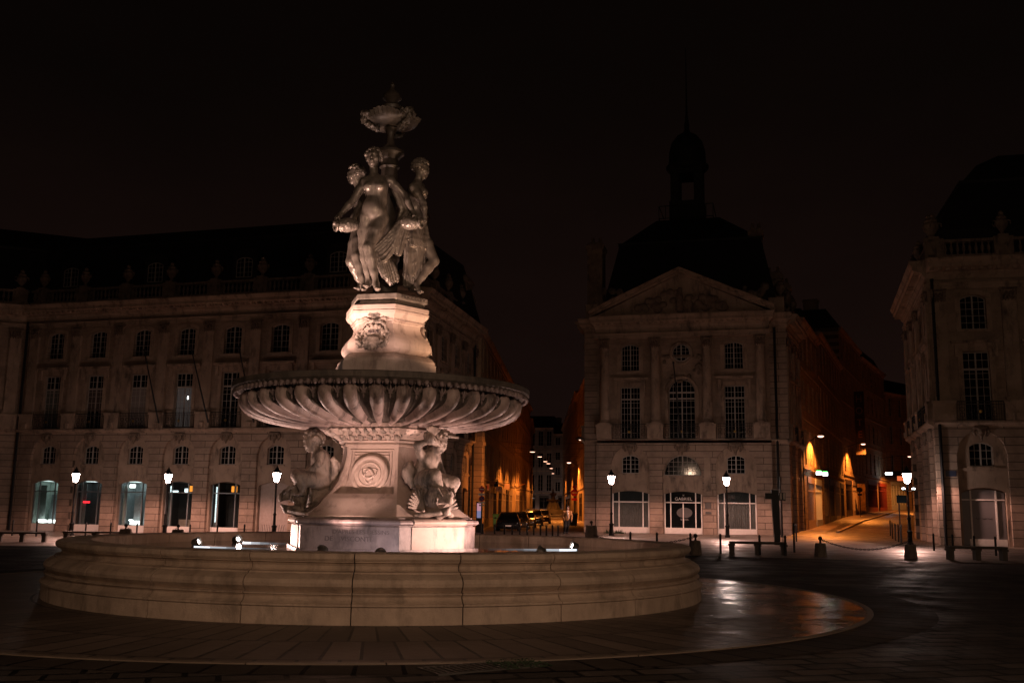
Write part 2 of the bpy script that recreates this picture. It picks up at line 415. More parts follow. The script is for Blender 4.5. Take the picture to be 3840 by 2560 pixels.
# panel mouldings and the medallion with three linked crescents
for az in (-103, 17, 137):
    m = MB(); Mf = face(az, 0, .60)
    def bar(x0, z0, x1, z1, w):   # follows the hollow face
        n = 10; rr = []
        zs = [q[2] for q in sr_]; dsr = [min(q[0], q[3] if len(q) > 3 else 9) for q in sr_]
        for k in range(n+1):
            t = k/n; x = x0+(x1-x0)*t; z = z0+(z1-z0)*t
            d = float(np.interp(z, zs, dsr))-.60
            dx = w if x0 == x1 else 0; dz = w if z0 == z1 else 0
            rr.append([tuple(Mf @ Vector((x-dx, -d-.002, z-dz))), tuple(Mf @ Vector((x, -d-.022, z))), tuple(Mf @ Vector((x+dx, -d-.002, z+dz)))])
        m.loft(rr)
    for s in (-1, 1):
        bar(.44*s, 1.98, .40*s, 2.66, .016); bar(.36*s, 2.45, .34*s, 2.60, .012)
    for x0, z, w in ((.44, 2.67, .014), (.36, 2.61, .012), (.36, 2.56, .01)): bar(-x0, z, x0, z, w)
    m.build('panel_moulding', 'marble', stem, False)
    m = MB()
    Mm = face(az, 2.195, .745) @ Matrix.Rotation(R(-12), 4, 'X') @ Matrix.Rotation(R(90), 4, 'X')
    m.lathe([(0, .012), (.205, .012), (.215, .03), (.235, .03), (.245, .014), (.29, .012), (.30, .03), (.325, .042), (.355, .04), (.375, .028), (.385, .0), (.39, -.12)], 40, Mm, 0, 2*PI, False)
    md = m.build('medallion', 'marble', stem, R(40))
    m = MB()
    for k in range(3):
        c = R(90+120*k); pts = []; rad = []
        for q in range(13):
            t = R(205)*(q/12-.5)+c+PI; pts.append(tuple(Mm @ Vector((.075*math.cos(c)+.15*math.cos(t), .075*math.sin(c)+.15*math.sin(t), .018+.010*math.sin(q+k)))))
            rad.append(.006+.02*math.sin(PI*q/12))
        m.tube(pts, rad, 6)
    m.build('crescent_emblem', 'marble', stem, True)
# the great bowl
NL = 36
def bowl_base(t):
    pr = [(2.60, 3.70), (2.69, 3.675), (2.735, 3.62), (2.735, 3.545), (2.68, 3.46), (2.56, 3.385), (2.38, 3.315), (2.1, 3.25), (1.75, 3.20), (1.4, 3.17), (1.1, 3.15), (1.0, 3.145)]
    x = t*(len(pr)-1); i = min(int(x), len(pr)-2); f = x-i
    return pr[i][0]*(1-f)+pr[i+1][0]*f, pr[i][1]*(1-f)+pr[i+1][1]*f
US = [-1, -.955, -.93, -.8, -.71, -.68, -.64, -.55, -.42, -.22, 0, .22, .42, .55, .64, .68, .71, .8, .93, .955]
m = MB(); vs = []; fs = []; dk = []; NT = 30; n = NL*len(US)
for i in range(NL):
    for u in US:
        th = (i+.5+u/2)*2*PI/NL
        for k in range(NT+1):
            t = (k/NT)**1.25; r, z = bowl_base(t)
            r2, z2 = bowl_base(min(1, t+.02)); r1, z1 = bowl_base(max(0, t-.02))
            tx, tz = r2-r1, z2-z1; L = math.hypot(tx, tz); nx, nz = -tz/L, tx/L
            if nx*1+nz*-.5 < 0: nx, nz = -nx, -nz
            w = .66-.2*t; q = abs(u)/w
            top = math.sqrt(max(0, 1-((.16-t)/.16)**2)) if t < .16 else 1
            h = .235*(1-.74*t)*math.sqrt(max(0, 1-q*q))*top if q < 1 else 0
            h += .035*(1-.5*t)*max(0, 1-abs(abs(u)-.97)/.05)-.10*(1-.6*t)
            vs.append(((r+nx*h)*math.cos(th), (r+nx*h)*math.sin(th), z+nz*h))
for i in range(n):
    j = (i+1) % n
    um = abs(US[i % len(US)]+(US[(i+1) % len(US)] if (i+1) % len(US) else 1))/2
    for k in range(NT): fs.append((i*(NT+1)+k, j*(NT+1)+k, j*(NT+1)+k+1, i*(NT+1)+k+1)); dk.append(1 if um > .62-.18*(k/NT)**1.25 or k < 2 else 0)  # second material darkens grooves and the band below the rim: soot plus recess shade
BM = T(-.055, 0, -.03) @ Matrix.Diagonal((.98, .98, 1, 1))
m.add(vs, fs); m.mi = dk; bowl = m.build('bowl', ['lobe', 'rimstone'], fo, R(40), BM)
m = MB(); m.lathe([(2.5, 3.66), (2.52, 3.72), (2.64, 3.725), (2.70, 3.735), (2.82, 3.745), (2.91, 3.77), (2.95, 3.80), (2.96, 3.815), (2.99, 3.825), (2.99, 3.925), (2.97, 3.94), (2.86, 3.94), (2.80, 3.90), (2.5, 3.80), (1.6, 3.72), (.2, 3.70)], 144, None, 0, 2*PI, False)
m.lathe([(1.0, 3.15), (1.02, 3.14), (.2, 3.14)], 48, None, 0, 2*PI, False)
rim = m.build('rim', 'rimstone', bowl, R(30))
m = MB()
for i in range(128):     # egg and dart under the rim
    a = 2*PI*i/128; Mx = Matrix.Rotation(a, 4, 'Z') @ T(2.915, 0, 3.765) @ Matrix.Rotation(R(-35), 4, 'Y')
    m.ball((0, 0, -.01), (.05, .05, .06), 7, 5, Mx)
    Mx = Matrix.Rotation(a+PI/128, 4, 'Z') @ T(2.90, 0, 3.745) @ Matrix.Rotation(R(-35), 4, 'Y')
    m.ball((0, 0, 0), (.03, .012, .05), 5, 4, Mx)
m.build('egg_and_dart', 'marble2', bowl, True)
m = MB()
Mx = T(2.725, 0, 3.63) @ Matrix.Rotation(R(8), 4, 'Y')
m.ball((0, 0, .02), (.025, .022, .075), 7, 6, Mx); m.ball((0, 0, -.055), (.022, .045, .014), 6, 5, Mx)
for s in (-1, 1):
    m.tube([Mx @ Vector((0, .01*s, -.06)), Mx @ Vector((.01, .03*s, -.01)), Mx @ Vector((.012, .058*s, .035)), Mx @ Vector((.012, .066*s, .005))], [.012, .016, .014, .006], 6)
m.ball((-.01, 0, -.11), (.018, .018, .045), 6, 5, Mx)
lily = m.mesh('lily_ornament', 'marble2', True)
for i in range(NL): link(lily, 'lily_ornament', bowl, Matrix.Rotation(2*PI*i/NL, 4, 'Z'))     # a lily in every groove
# upper pedestal
m = MB()
m.loft([[(x, y, z) for x, y in hexa(r)] for r, z in ((1.15, 3.70), (1.15, 4.36), (1.125, 4.36), (1.125, 4.37), (1.12, 4.42), (1.06, 4.48), (.98, 4.525), (.92, 4.535), (.92, 4.56), (.93, 4.56), (.99, 4.59), (1.035, 4.64), (1.04, 4.70), (1.02, 4.76), (.95, 4.85), (.86, 4.93), (.80, 5.00), (.77, 5.08), (.775, 5.14), (.80, 5.16), (.80, 5.185), (.825, 5.19), (.84, 5.23), (.90, 5.28), (.95, 5.33), (.965, 5.38), (.93, 5.395), (.955, 5.41), (.955, 5.49), (.94, 5.50), (.4, 5.50))])
up = m.build('upper_pedestal', 'marble', fo, R(25), T(-.03, 0, 0) @ Matrix.Diagonal((.925, .925, 1, 1)))
m = MB()
for az in FAZ:
    for i in range(26): m.box(-.40+i*.031, -.382+i*.031, -.018, .05, 5.195, 5.235, face(az, 0, .825*.866))
m.build('dentil', 'marble', up)
for az in (-103, 17, 137):
    c = Clay(.0125)
    c.el((0, -.73, 4.955), (.225, .06, .155), .02); c.el((0, -.83, 4.955), (.165, .075, .092), .015, op='d'); c.el((0, -.735, 4.955), (.165, .05, .095), .01)
    for q in range(15):
        t = 2*PI*q/14; c.el((.20*math.cos(t), -.775-.02*math.cos(t*3), 4.955+.135*math.sin(t)), (.036, .035, .036), .02)
    for s in (-1, 1):
        c.chain([(.02*s, -.76, 5.14), (.15*s, -.76, 5.155), (.24*s, -.75, 5.09), (.275*s, -.76, 4.99), (.245*s, -.79, 4.93), (.215*s, -.80, 4.98)], [.02, .03, .035, .035, .03, .02], .02)
        c.chain([(.10*s, -.77, 5.20), (.20*s, -.76, 5.235), (.265*s, -.76, 5.215), (.255*s, -.77, 5.18)], [.02, .028, .024, .014], .015)
        c.chain([(.26*s, -.80, 4.90), (.33*s, -.83, 4.84), (.32*s, -.88, 4.74), (.25*s, -.92, 4.66)], [.035, .045, .05, .05], .02, noise=(.02, 55))
        c.chain([(.30*s, -.79, 4.98), (.345*s, -.80, 4.93), (.35*s, -.84, 4.86)], [.02, .03, .025], .015, noise=(.014, 60))
    for q in range(7):
        t = R(20+140*q/6); c.rc((0, -.775, 5.245), (.115*math.cos(t), -.80, 5.245+.13*math.sin(t)), .02, .028, .012)
    c.el((0, -.79, 5.24), (.06, .04, .04), .02); c.chain([(-.07, -.79, 5.18), (0, -.83, 5.165), (.07, -.79, 5.18)], [.025, .035, .025], .02)
    for q in range(60):
        t = random.random()*PI; rr = .06+.19*random.random(); x = -rr*math.cos(t)*1.05
        c.el((x, -.90-.045*random.random(), 4.765-.20*math.sin(t)*(rr/.25)), (.032, .03, .03), .012)
    for s in (-1, 1):
        for q in range(9): c.el((s*(.18+.15*random.random()), -.89-.03*random.random(), 4.63+.14*random.random()), (.035, .035, .03), .015)
    c.el((0, -.88, 4.72), (.24, .06, .14), .03)
    ca = c.build('cartouche', 'putto', up, face(az))
    if az == -103: lettering('AGLAE', .09, 'inscr', up, face(az, 4.957, .795), .01, .95)
# bronze base plate
m = MB(); m.loft([[(x, y, z) for x, y in hexa(r)] for r, z in ((.76, 5.50), (.75, 5.52), (.73, 5.60), (.74, 5.615), (.80, 5.62), (.815, 5.63), (.815, 5.715), (.80, 5.725))])
bp = m.build('bronze_base', 'bronze', fo, R(25))
lettering('MDCCCLXV', .10, 'dbronze', bp, face(-43, 5.672, .815*.866+.004) @ T(.03, 0, 0), .004, 1.15)
# column behind the figures, with the shell basin on top
m = MB(); m.loft([[(r*math.cos(R(-103+15+30*k)), r*math.sin(R(-103+15+30*k)), z) for k in range(12)] for r, z in ((.30, 5.72), (.30, 5.82), (.25, 5.86), (.235, 6.5), (.27, 6.55), (.27, 6.62), (.19, 6.66), (.18, 7.6), (.17, 8.6))])
m.lathe([(.17, 8.50), (.21, 8.54), (.19, 8.58), (.18, 8.70), (.21, 8.74), (.24, 8.78), (.27, 8.81), (.30, 8.83), (.30, 8.88), (.20, 8.94), (.13, 8.99), (.09, 9.06), (.08, 9.14), (.08, 9.24), (.11, 9.32), (.16, 9.38), (.10, 9.42)], 28)
m.build('column', 'dbronze', fo, R(40), T(-.09, 0, 0))
m = MB(); vs = []; fs = []; NS = 72
CX = T(-.09, 0, 0)
pr = [(.10, 9.42), (.22, 9.43), (.30, 9.45), (.40, 9.51), (.48, 9.60), (.535, 9.71), (.56, 9.80), (.58, 9.84), (.56, 9.86), (.48, 9.82), (.3, 9.78), (.05, 9.77)]
for i in range(NS):
    a = 2*PI*i/NS
    for k, (r, z) in enumerate(pr):
        q = (1+.035*(-1)**i*(1 if 1 < k < 8 else 0))*(1+.05*math.cos(3*(a-R(-103)))*(1 if k > 2 else 0)); z = 9.40+(z-9.42)*.48; vs.append((r*q*math.cos(a), r*q*math.sin(a), z+(.05*math.cos(3*(a-R(17))) if 4 < k < 9 else 0)))
for i in range(NS):
    for k in range(len(pr)-1): j = (i+1) % NS; fs.append((i*len(pr)+k, j*len(pr)+k, j*len(pr)+k+1, i*len(pr)+k+1))
m.add(vs, fs); tz = m.build('shell_basin', 'tbronze', fo, R(50), CX)
TD = -.22
for az in (-163, -43, 77):
    c = Clay(.014); c.el((0, -.56, 9.76), (.09, .08, .12), .02, noise=(.02, 50)); c.el((0, -.62, 9.74), (.035, .03, .05), .015); c.el((.03, -.62, 9.78), .018, .01); c.el((-.03, -.62, 9.78), .018, .01)
    c.chain([(-.16, -.52, 9.83), (0, -.58, 9.87), (.16, -.52, 9.83)], [.05, .07, .05], .02, noise=(.03, 45))
    for q in range(9):
        t = q/8; c.el((.05*math.sin(q*2), -.52+.24*t, 9.66-.10*t), (.06, .05, .05), .015, noise=(.02, 60))
    c.build('mask', 'tbronze', tz, face(az, TD))
m = MB(); m.lathe([(.06, 9.45), (.06, 9.76), (.20, 9.80), (.22, 9.86), (.17, 9.92), (.09, 9.95), (.13, 10.0), (.20, 10.05), (.18, 10.14), (.09, 10.22), (.05, 10.27), (.04, 10.31), (.055, 10.35), (.02, 10.41), (0, 10.44)], 24)
m.build('finial', 'dbronze', fo, R(40), CX)
# ------------------------------------------------------------------ figures
def axes(f):
    f = np.array([f[0], f[1], 0.]); f /= np.linalg.norm(f); return np.stack([np.array([-f[1], f[0], 0]), f, np.array([0, 0, 1.])], 1)
def head_axes(f, up=(0, 0, 1)):
    f = np.array(f, float); f /= np.linalg.norm(f); x = np.cross(f, up); x /= np.linalg.norm(x); return np.stack([-x, f, np.cross(x, f)], 1)
def add_head(c, hd, f, s, up=(0, 0, 1)):
    """skull, face and neck side of a head of half height .2*s looking along f"""
    X = head_axes(f, up); hd = np.array(hd, float)
    p = lambda x, y, z: hd+X@(np.array([x, y, z])*s)
    c.el(p(0, -.02, .04), np.array([.135, .165, .155])*s, .03*s, X); c.el(p(0, .02, -.06), np.array([.105, .125, .135])*s, .05*s, X)
    c.el(p(0, .095, -.155), np.array([.05, .045, .04])*s, .04*s, X)
    for q in (-1, 1):
        c.el(p(.055*q, .155, .015), np.array([.042, .035, .03])*s, .02*s, X, 'd'); c.el(p(.052*q, .125, .012), np.array([.03, .022, .02])*s, .01*s, X)
        c.rc(p(.02*q, .148, .05), p(.09*q, .11, .045), .018*s, .014*s, .015*s)
        c.el(p(.08*q, .085, -.05), np.array([.045, .04, .05])*s, .04*s, X); c.el(p(.135*q, -.01, -.02), np.array([.018, .03, .045])*s, .015*s, X)
    c.rc(p(0, .142, .045), p(0, .165, -.045), .014*s, .02*s, .014*s)
    c.el(p(0, .145, -.098), np.array([.042, .025, .012])*s, .012*s, X); c.el(p(0, .14, -.122), np.array([.036, .025, .013])*s, .012*s, X)
    return p
def add_hand(c, w, h, s, side, grip):
    """palm from wrist w towards h, four fingers and a thumb curling along grip"""
    w = np.array(w, float); h = np.array(h, float); d = (h-w)/np.linalg.norm(h-w); g = np.array(grip, float); g = g-d*(g@d); g /= np.linalg.norm(g); b = np.cross(d, g)*side
    k = w+d*.085*s
    c.rc(w, k, .042*s, .05*s, .03*s); c.el(k, np.array([.06, .06, .045])*s, .02*s)
    for i in range(4):
        L = (.085, .1, .095, .07)[i]*s; o = k+d*.03*s+b*(.045-.03*i)*s
        c.chain([o, o+d*L*.55+g*.02*s, o+d*L*.75+g*.06*s, o+d*L*.7+g*.10*s], [.019*s, .017*s, .015*s, .012*s], .008*s)
    c.chain([w+d*.03*s+b*.04*s, k+b*.085*s+g*.03*s, k+d*.03*s+b*.07*s+g*.08*s], [.024*s, .02*s, .014*s], .012*s)
def add_foot(c, a, t, s, f):
    a = np.array(a, float); t = np.array(t, float); d = t-a; d[2] = 0; d /= np.linalg.norm(d); b = np.cross(d, [0, 0, 1])
    c.rc(a, a-d*.05*s-np.array([0, 0, .06*s]), .055*s, .045*s, .03*s); m_ = a+(t-a)*.62
    c.rc(a-np.array([0, 0, .02*s]), m_, .055*s, .05*s, .04*s)
    for i in range(5):
        o = m_+b*(.04-.02*i)*s; c.rc(o, o+d*(.12-.014*i)*s-np.array([0, 0, .012*s]), .024*s, .017*s, .015*s)
def figure(c, j, f, s=1., face=None, female=True):
    X = axes(f); J = {k: np.array(v, float) for k, v in j.items()}
    fr = X[:, 1]; p = lambda b, x, y, z: b+X@(np.array([x, y, z])*s)
    c.el(J['pelvis'], np.array([.285, .20, .20])*s, .08*s, X); c.el(J['waist'], np.array([.20, .155, .18])*s, .10*s, X)
    c.rc(J['pelvis'], J['waist'], .20*s, .17*s, .08*s); c.rc(J['waist'], J['chest'], .17*s, .185*s, .08*s)
    c.el(J['chest'], np.array([.245, .175, .25])*s, .08*s, X)
    nb = J['neck']-np.array([0, 0, .10*s])
    c.rc(J['chest'], nb, .16*s, .085*s, .08*s); c.rc(nb, J['head']-np.array([0, 0, .06*s]), .088*s, .078*s, .04*s)
    c.el(p(J['pelvis'], 0, .07, .10), np.array([.20, .15, .18])*s, .08*s, X)
    if female:
        for q in (-1, 1): c.el(p(J['chest'], .115*q, .145, -.02), np.array([.095, .085, .09])*s, .025*s, X)
    for q in (-1, 1): c.el(p(J['pelvis'], .12*q, -.12, -.08), np.array([.155, .15, .17])*s, .06*s, X)
    for q in 'AB':
        c.rc(nb+(J['sh'+q]-nb)*.25, J['sh'+q], .085*s, .095*s, .06*s)
        if 'el'+q in J:
            up_ = J['sh'+q]*.6+J['el'+q]*.4
            c.chain([J['sh'+q], up_, J['el'+q]], [.098*s, .09*s, .07*s], .04*s); fo_ = J['el'+q]*.65+J['wr'+q]*.35
            c.chain([J['el'+q], fo_, J['wr'+q]], [.07*s, .072*s, .045*s], .03*s)
            add_hand(c, J['wr'+q], J['hn'+q], s, 1 if q == 'A' else -1, j.get('gr'+q, (0, 0, -1)))
        if 'kn'+q in J:
            mid = J['hip'+q]*.55+J['kn'+q]*.45
            c.chain([J['hip'+q], mid, J['kn'+q]], [.175*s, .155*s, .105*s], .035*s)
            back = -X[:, 1]*.025*s
            ca_ = J['kn'+q]*.68+J['an'+q]*.32+back
            c.chain([J['kn'+q], ca_, J['kn'+q]*.3+J['an'+q]*.7, J['an'+q]], [.105*s, .112*s, .075*s, .055*s], .04*s)
            add_foot(c, J['an'+q], J['to'+q], s, f)
    add_head(c, J['head'], face if face is not None else f, s)
def curls(c, hd, f, s, n=90, seed=1, low=-.05):
    rng = random.Random(seed); X = head_axes(f); hd = np.array(hd, float)
    c.el(hd+X@(np.array([0, -.05, .055])*s), np.array([.15, .16, .155])*s, .02*s, X)
    for i in range(n):
        a = rng.random()*2*PI; b = rng.random()*2-1; q = math.sqrt(1-b*b)
        d = np.array([q*math.cos(a), q*math.sin(a), b])
        if d[1] > .45 and d[2] < .52: continue
        if d[2] < low and d[1] > -.1: continue
        if d[2] < -.5: continue
        c.el(hd+X@(np.array([d[0]*.165, d[1]*.18-.03, d[2]*.175+.045])*s), .022*s+.012*s*rng.random(), .008*s)
def vec(az, el=0.): return np.array([math.cos(R(az))*math.cos(R(el)), math.sin(R(az))*math.cos(R(el)), math.sin(R(el))])
def jug(c, a, b, s=1.):
    """a shell-mouthed water jug with its body at a and its lip at b"""
    a = np.array(a, float); b = np.array(b, float); d = (b-a)/np.linalg.norm(b-a)
    c.chain([a-d*.14*s, a, a+d*.12*s, b-d*.06*s], [.09*s, .135*s, .10*s, .055*s], .03*s)
    for k in range(4): c.el(a-d*(.12-.07*k)*s, .125*s+.012*s*(k in (1, 2)), .012*s, noise=(.012, 60))
    e1 = np.cross(d, [0.2, .3, 1]); e1 /= np.linalg.norm(e1); e2 = np.cross(d, e1)
    pts = [b+(e1*math.cos(t)+e2*math.sin(t))*.085*s for t in np.linspace(0, 2*PI, 11)]
    c.chain(pts, .028*s, .012*s); c.chain([b-d*.05*s, b], [.06*s, .07*s], .02); c.el(b+d*.03*s, .055*s, .015*s, op='d')

def statue(name, label, base, j, f, face_dir, seed, cloth, jugs):
    """j in measured fountain coordinates; the statue's own origin lies between its feet"""
    base = Vector(base); root = thing(name, label, 'statue', FC+base, 0, None)
    B = np.array(base); k = {q: (np.array(v)-B if not q.startswith('gr') else np.array(v)) for q, v in j.items()}
    c = Clay(.018); figure(c, k, f, 1., face_dir); body = c.build('body', 'bronze', root)
    c = Clay(.013); curls(c, k['head'], face_dir, 1., 260, seed); c.build('hair', 'bronze', body)
    c = Clay(.018)
    for pts, rad, kk, fold in cloth: c.chain([np.array(q)-B for q in pts], rad, kk, fold=fold)
    c.build('drapery', 'bronze', root)
    for a, b in jugs:
        c = Clay(.014); jug(c, np.array(a)-B, np.array(b)-B); c.build('jug', 'bronze', root)
    return root
P = PF
# the Grace facing the viewer
d0 = -.72
jA = dict(head=P(858, 363, d0-.02), neck=P(859, 400, d0+.02), chest=P(864, 431, d0), waist=P(866, 458, d0+.02), pelvis=P(857, 488, d0+.02),
          shA=P(838, 418, d0), elA=P(812, 459, d0-.02), wrA=P(781, 494, d0-.12), hnA=P(768, 509, d0-.16), grA=(0, -.3, -1),
          shB=P(895, 415, d0+.04), elB=P(929, 449, d0+.08), wrB=P(951, 491, d0-.02), hnB=P(959, 507, d0-.08), grB=(0, -.3, -1),
          hipA=P(841, 502, d0+.03), knA=P(836, 567, d0+.06), anA=P(847, 645, d0+.12), toA=P(840, 664, d0-.06),
          hipB=P(874, 503, d0+.02), knB=P(846, 568, d0-.16), anB=P(864, 650, d0-.12), toB=P(869, 671, d0-.36))
def sw(u0, v0, u1, v1, sag, dd0, dd1, n=7):
    return [P(u0+(u1-u0)*t, v0+(v1-v0)*t+sag*4*t*(1-t), dd0+(dd1-dd0)*t) for t in np.linspace(0, 1, n)]
clA = []
for q in range(5):
    clA.append((sw(905+5*q, 428+6*q, 925+4*q, 480+4*q, 0, d0+.10, d0+.12), [.06, .065, .06, .055, .06, .06, .05], .03, (.014, 5, q)))
    clA.append((sw(925+4*q, 478+4*q, 905+3*q, 575+2*q, 0, d0+.12, d0+.22), [.06, .06, .06, .055, .05, .05, .05], .03, (.014, 5, q*2)))
for q, (sg, ev) in enumerate(((6, 574), (13, 580), (22, 586), (34, 592), (46, 600))):
    clA.append((sw(936-q*2, 488+q*4, 858+q, ev, sg*.7, d0+.06, d0-.02), [.05, .055, .055, .05, .045, .04, .035], .02, (.012, 5, q)))
for q in range(5):
    clA.append((sw(866+8*q, 585+5*q, 884+7*q, 650+2*q-6*abs(q-2), 0, d0-.02+.05*q, d0+.05+.04*q), [.045, .055, .06, .06, .06, .05, .03], .025, (.016, 6, q)))
jugA = [(P(797, 517, d0-.10), P(771, 519, d0-.20)), (P(941, 512, d0-.0), P(967, 513, d0-.12))]
statue('goddess_statue', 'bronze statue of a nude woman facing front with a jug in each hand', P(858, 669, d0), jA, vec(-98), vec(-95, 2), 3, clA, jugA)
# the Grace turned to the right, wrapped in a long cloth
e0 = .02
jB = dict(head=P(968, 389, e0+.02), neck=P(957, 415, e0+.06), chest=P(957, 443, e0), waist=P(953, 478, e0), pelvis=P(955, 512, e0),
          shA=P(949, 432, e0-.2), shB=P(966, 430, e0+.22), elA=P(972, 466, e0-.26), wrA=P(976, 498, e0-.28), hnA=P(974, 512, e0-.28), grA=(-1, 0, -.3),
          hipA=P(953, 530, e0-.12), knA=P(955, 595, e0-.1), anA=P(944, 656, e0-.08), toA=P(954, 672, e0-.28),
          hipB=P(962, 532, e0+.10), knB=P(997, 599, e0-.02), anB=P(957, 652, e0-.22), toB=P(969, 681, e0-.38))
clB = []
for q in range(8):
    t = q/7
    clB.append((sw(942+26*t, 508+4*math.sin(3*t), 931+38*t, 656-34*t*t, 0, e0-.22+.2*t, e0-.24+.12*t), [.07, .075, .07, .065, .06, .06, .045], .025, (.02, 7, q*1.7)))
    clB.append((sw(944+24*t, 500, 946+34*t, 560+12*t, 0, e0-.2+.24*t, e0-.26+.24*t), [.07, .085, .09, .09, .09, .085, .07], .03, (.018, 7, q)))
for q in range(3): clB.append((sw(945+4*q, 452, 938+3*q, 520, 4, e0+.1, e0-.14), .06, .03, (.014, 6, q)))
clB.append((sw(925, 498, 940, 545, 3, e0-.3, e0-.26), [.05, .07, .08, .08, .07, .05, .04], .02, (.02, 6, 0)))
clB.append((sw(940, 545, 915, 556, 0, e0-.26, e0-.36), [.06, .06, .05, .05, .05, .06, .05], .02, (.02, 6, 0)))
statue('goddess_statue', 'bronze statue of a woman turned right with draped hips and a bent knee', P(957, 676, e0-.18), jB, vec(8), vec(20, -8), 5, clB, [])
# the Grace turned away to the left
g0 = .42
jC = dict(head=P(816, 402, g0+.06), neck=P(827, 427, g0+.08), chest=P(832, 455, g0+.08), waist=P(834, 485, g0+.06), pelvis=P(828, 515, g0+.0),
          shA=P(822, 442, g0+.25), shB=P(838, 446, g0-.18), elB=P(826, 478, g0-.42), wrB=P(814, 502, g0-.62), hnB=P(805, 517, g0-.7), grB=(0, -.3, -1),
          hipA=P(826, 533, g0+.1), knA=P(806, 600, g0+.0), anA=P(829, 652, g0+.22), toA=P(820, 668, g0+.1),
          hipB=P(827, 530, g0-.3), knB=P(820, 590, g0-.62), anB=P(834, 655, g0-.72), toB=P(836, 671, g0-1.0))
clC = [(sw(840, 470, 850, 560, 2, g0+.1, g0+.1), [.08, .09, .1, .1, .09, .08, .07], .03, (.02, 6, 0)), (sw(846, 540, 856, 650, 2, g0+.2, g0+.2), [.08, .09, .1, .1, .09, .08, .05], .03, (.02, 6, 1))]
statue('goddess_statue', 'bronze statue of a woman facing left, mostly hidden behind the front goddess', P(830, 669, g0-.3), jC, vec(-170), vec(-178, -5), 8, clC, [])

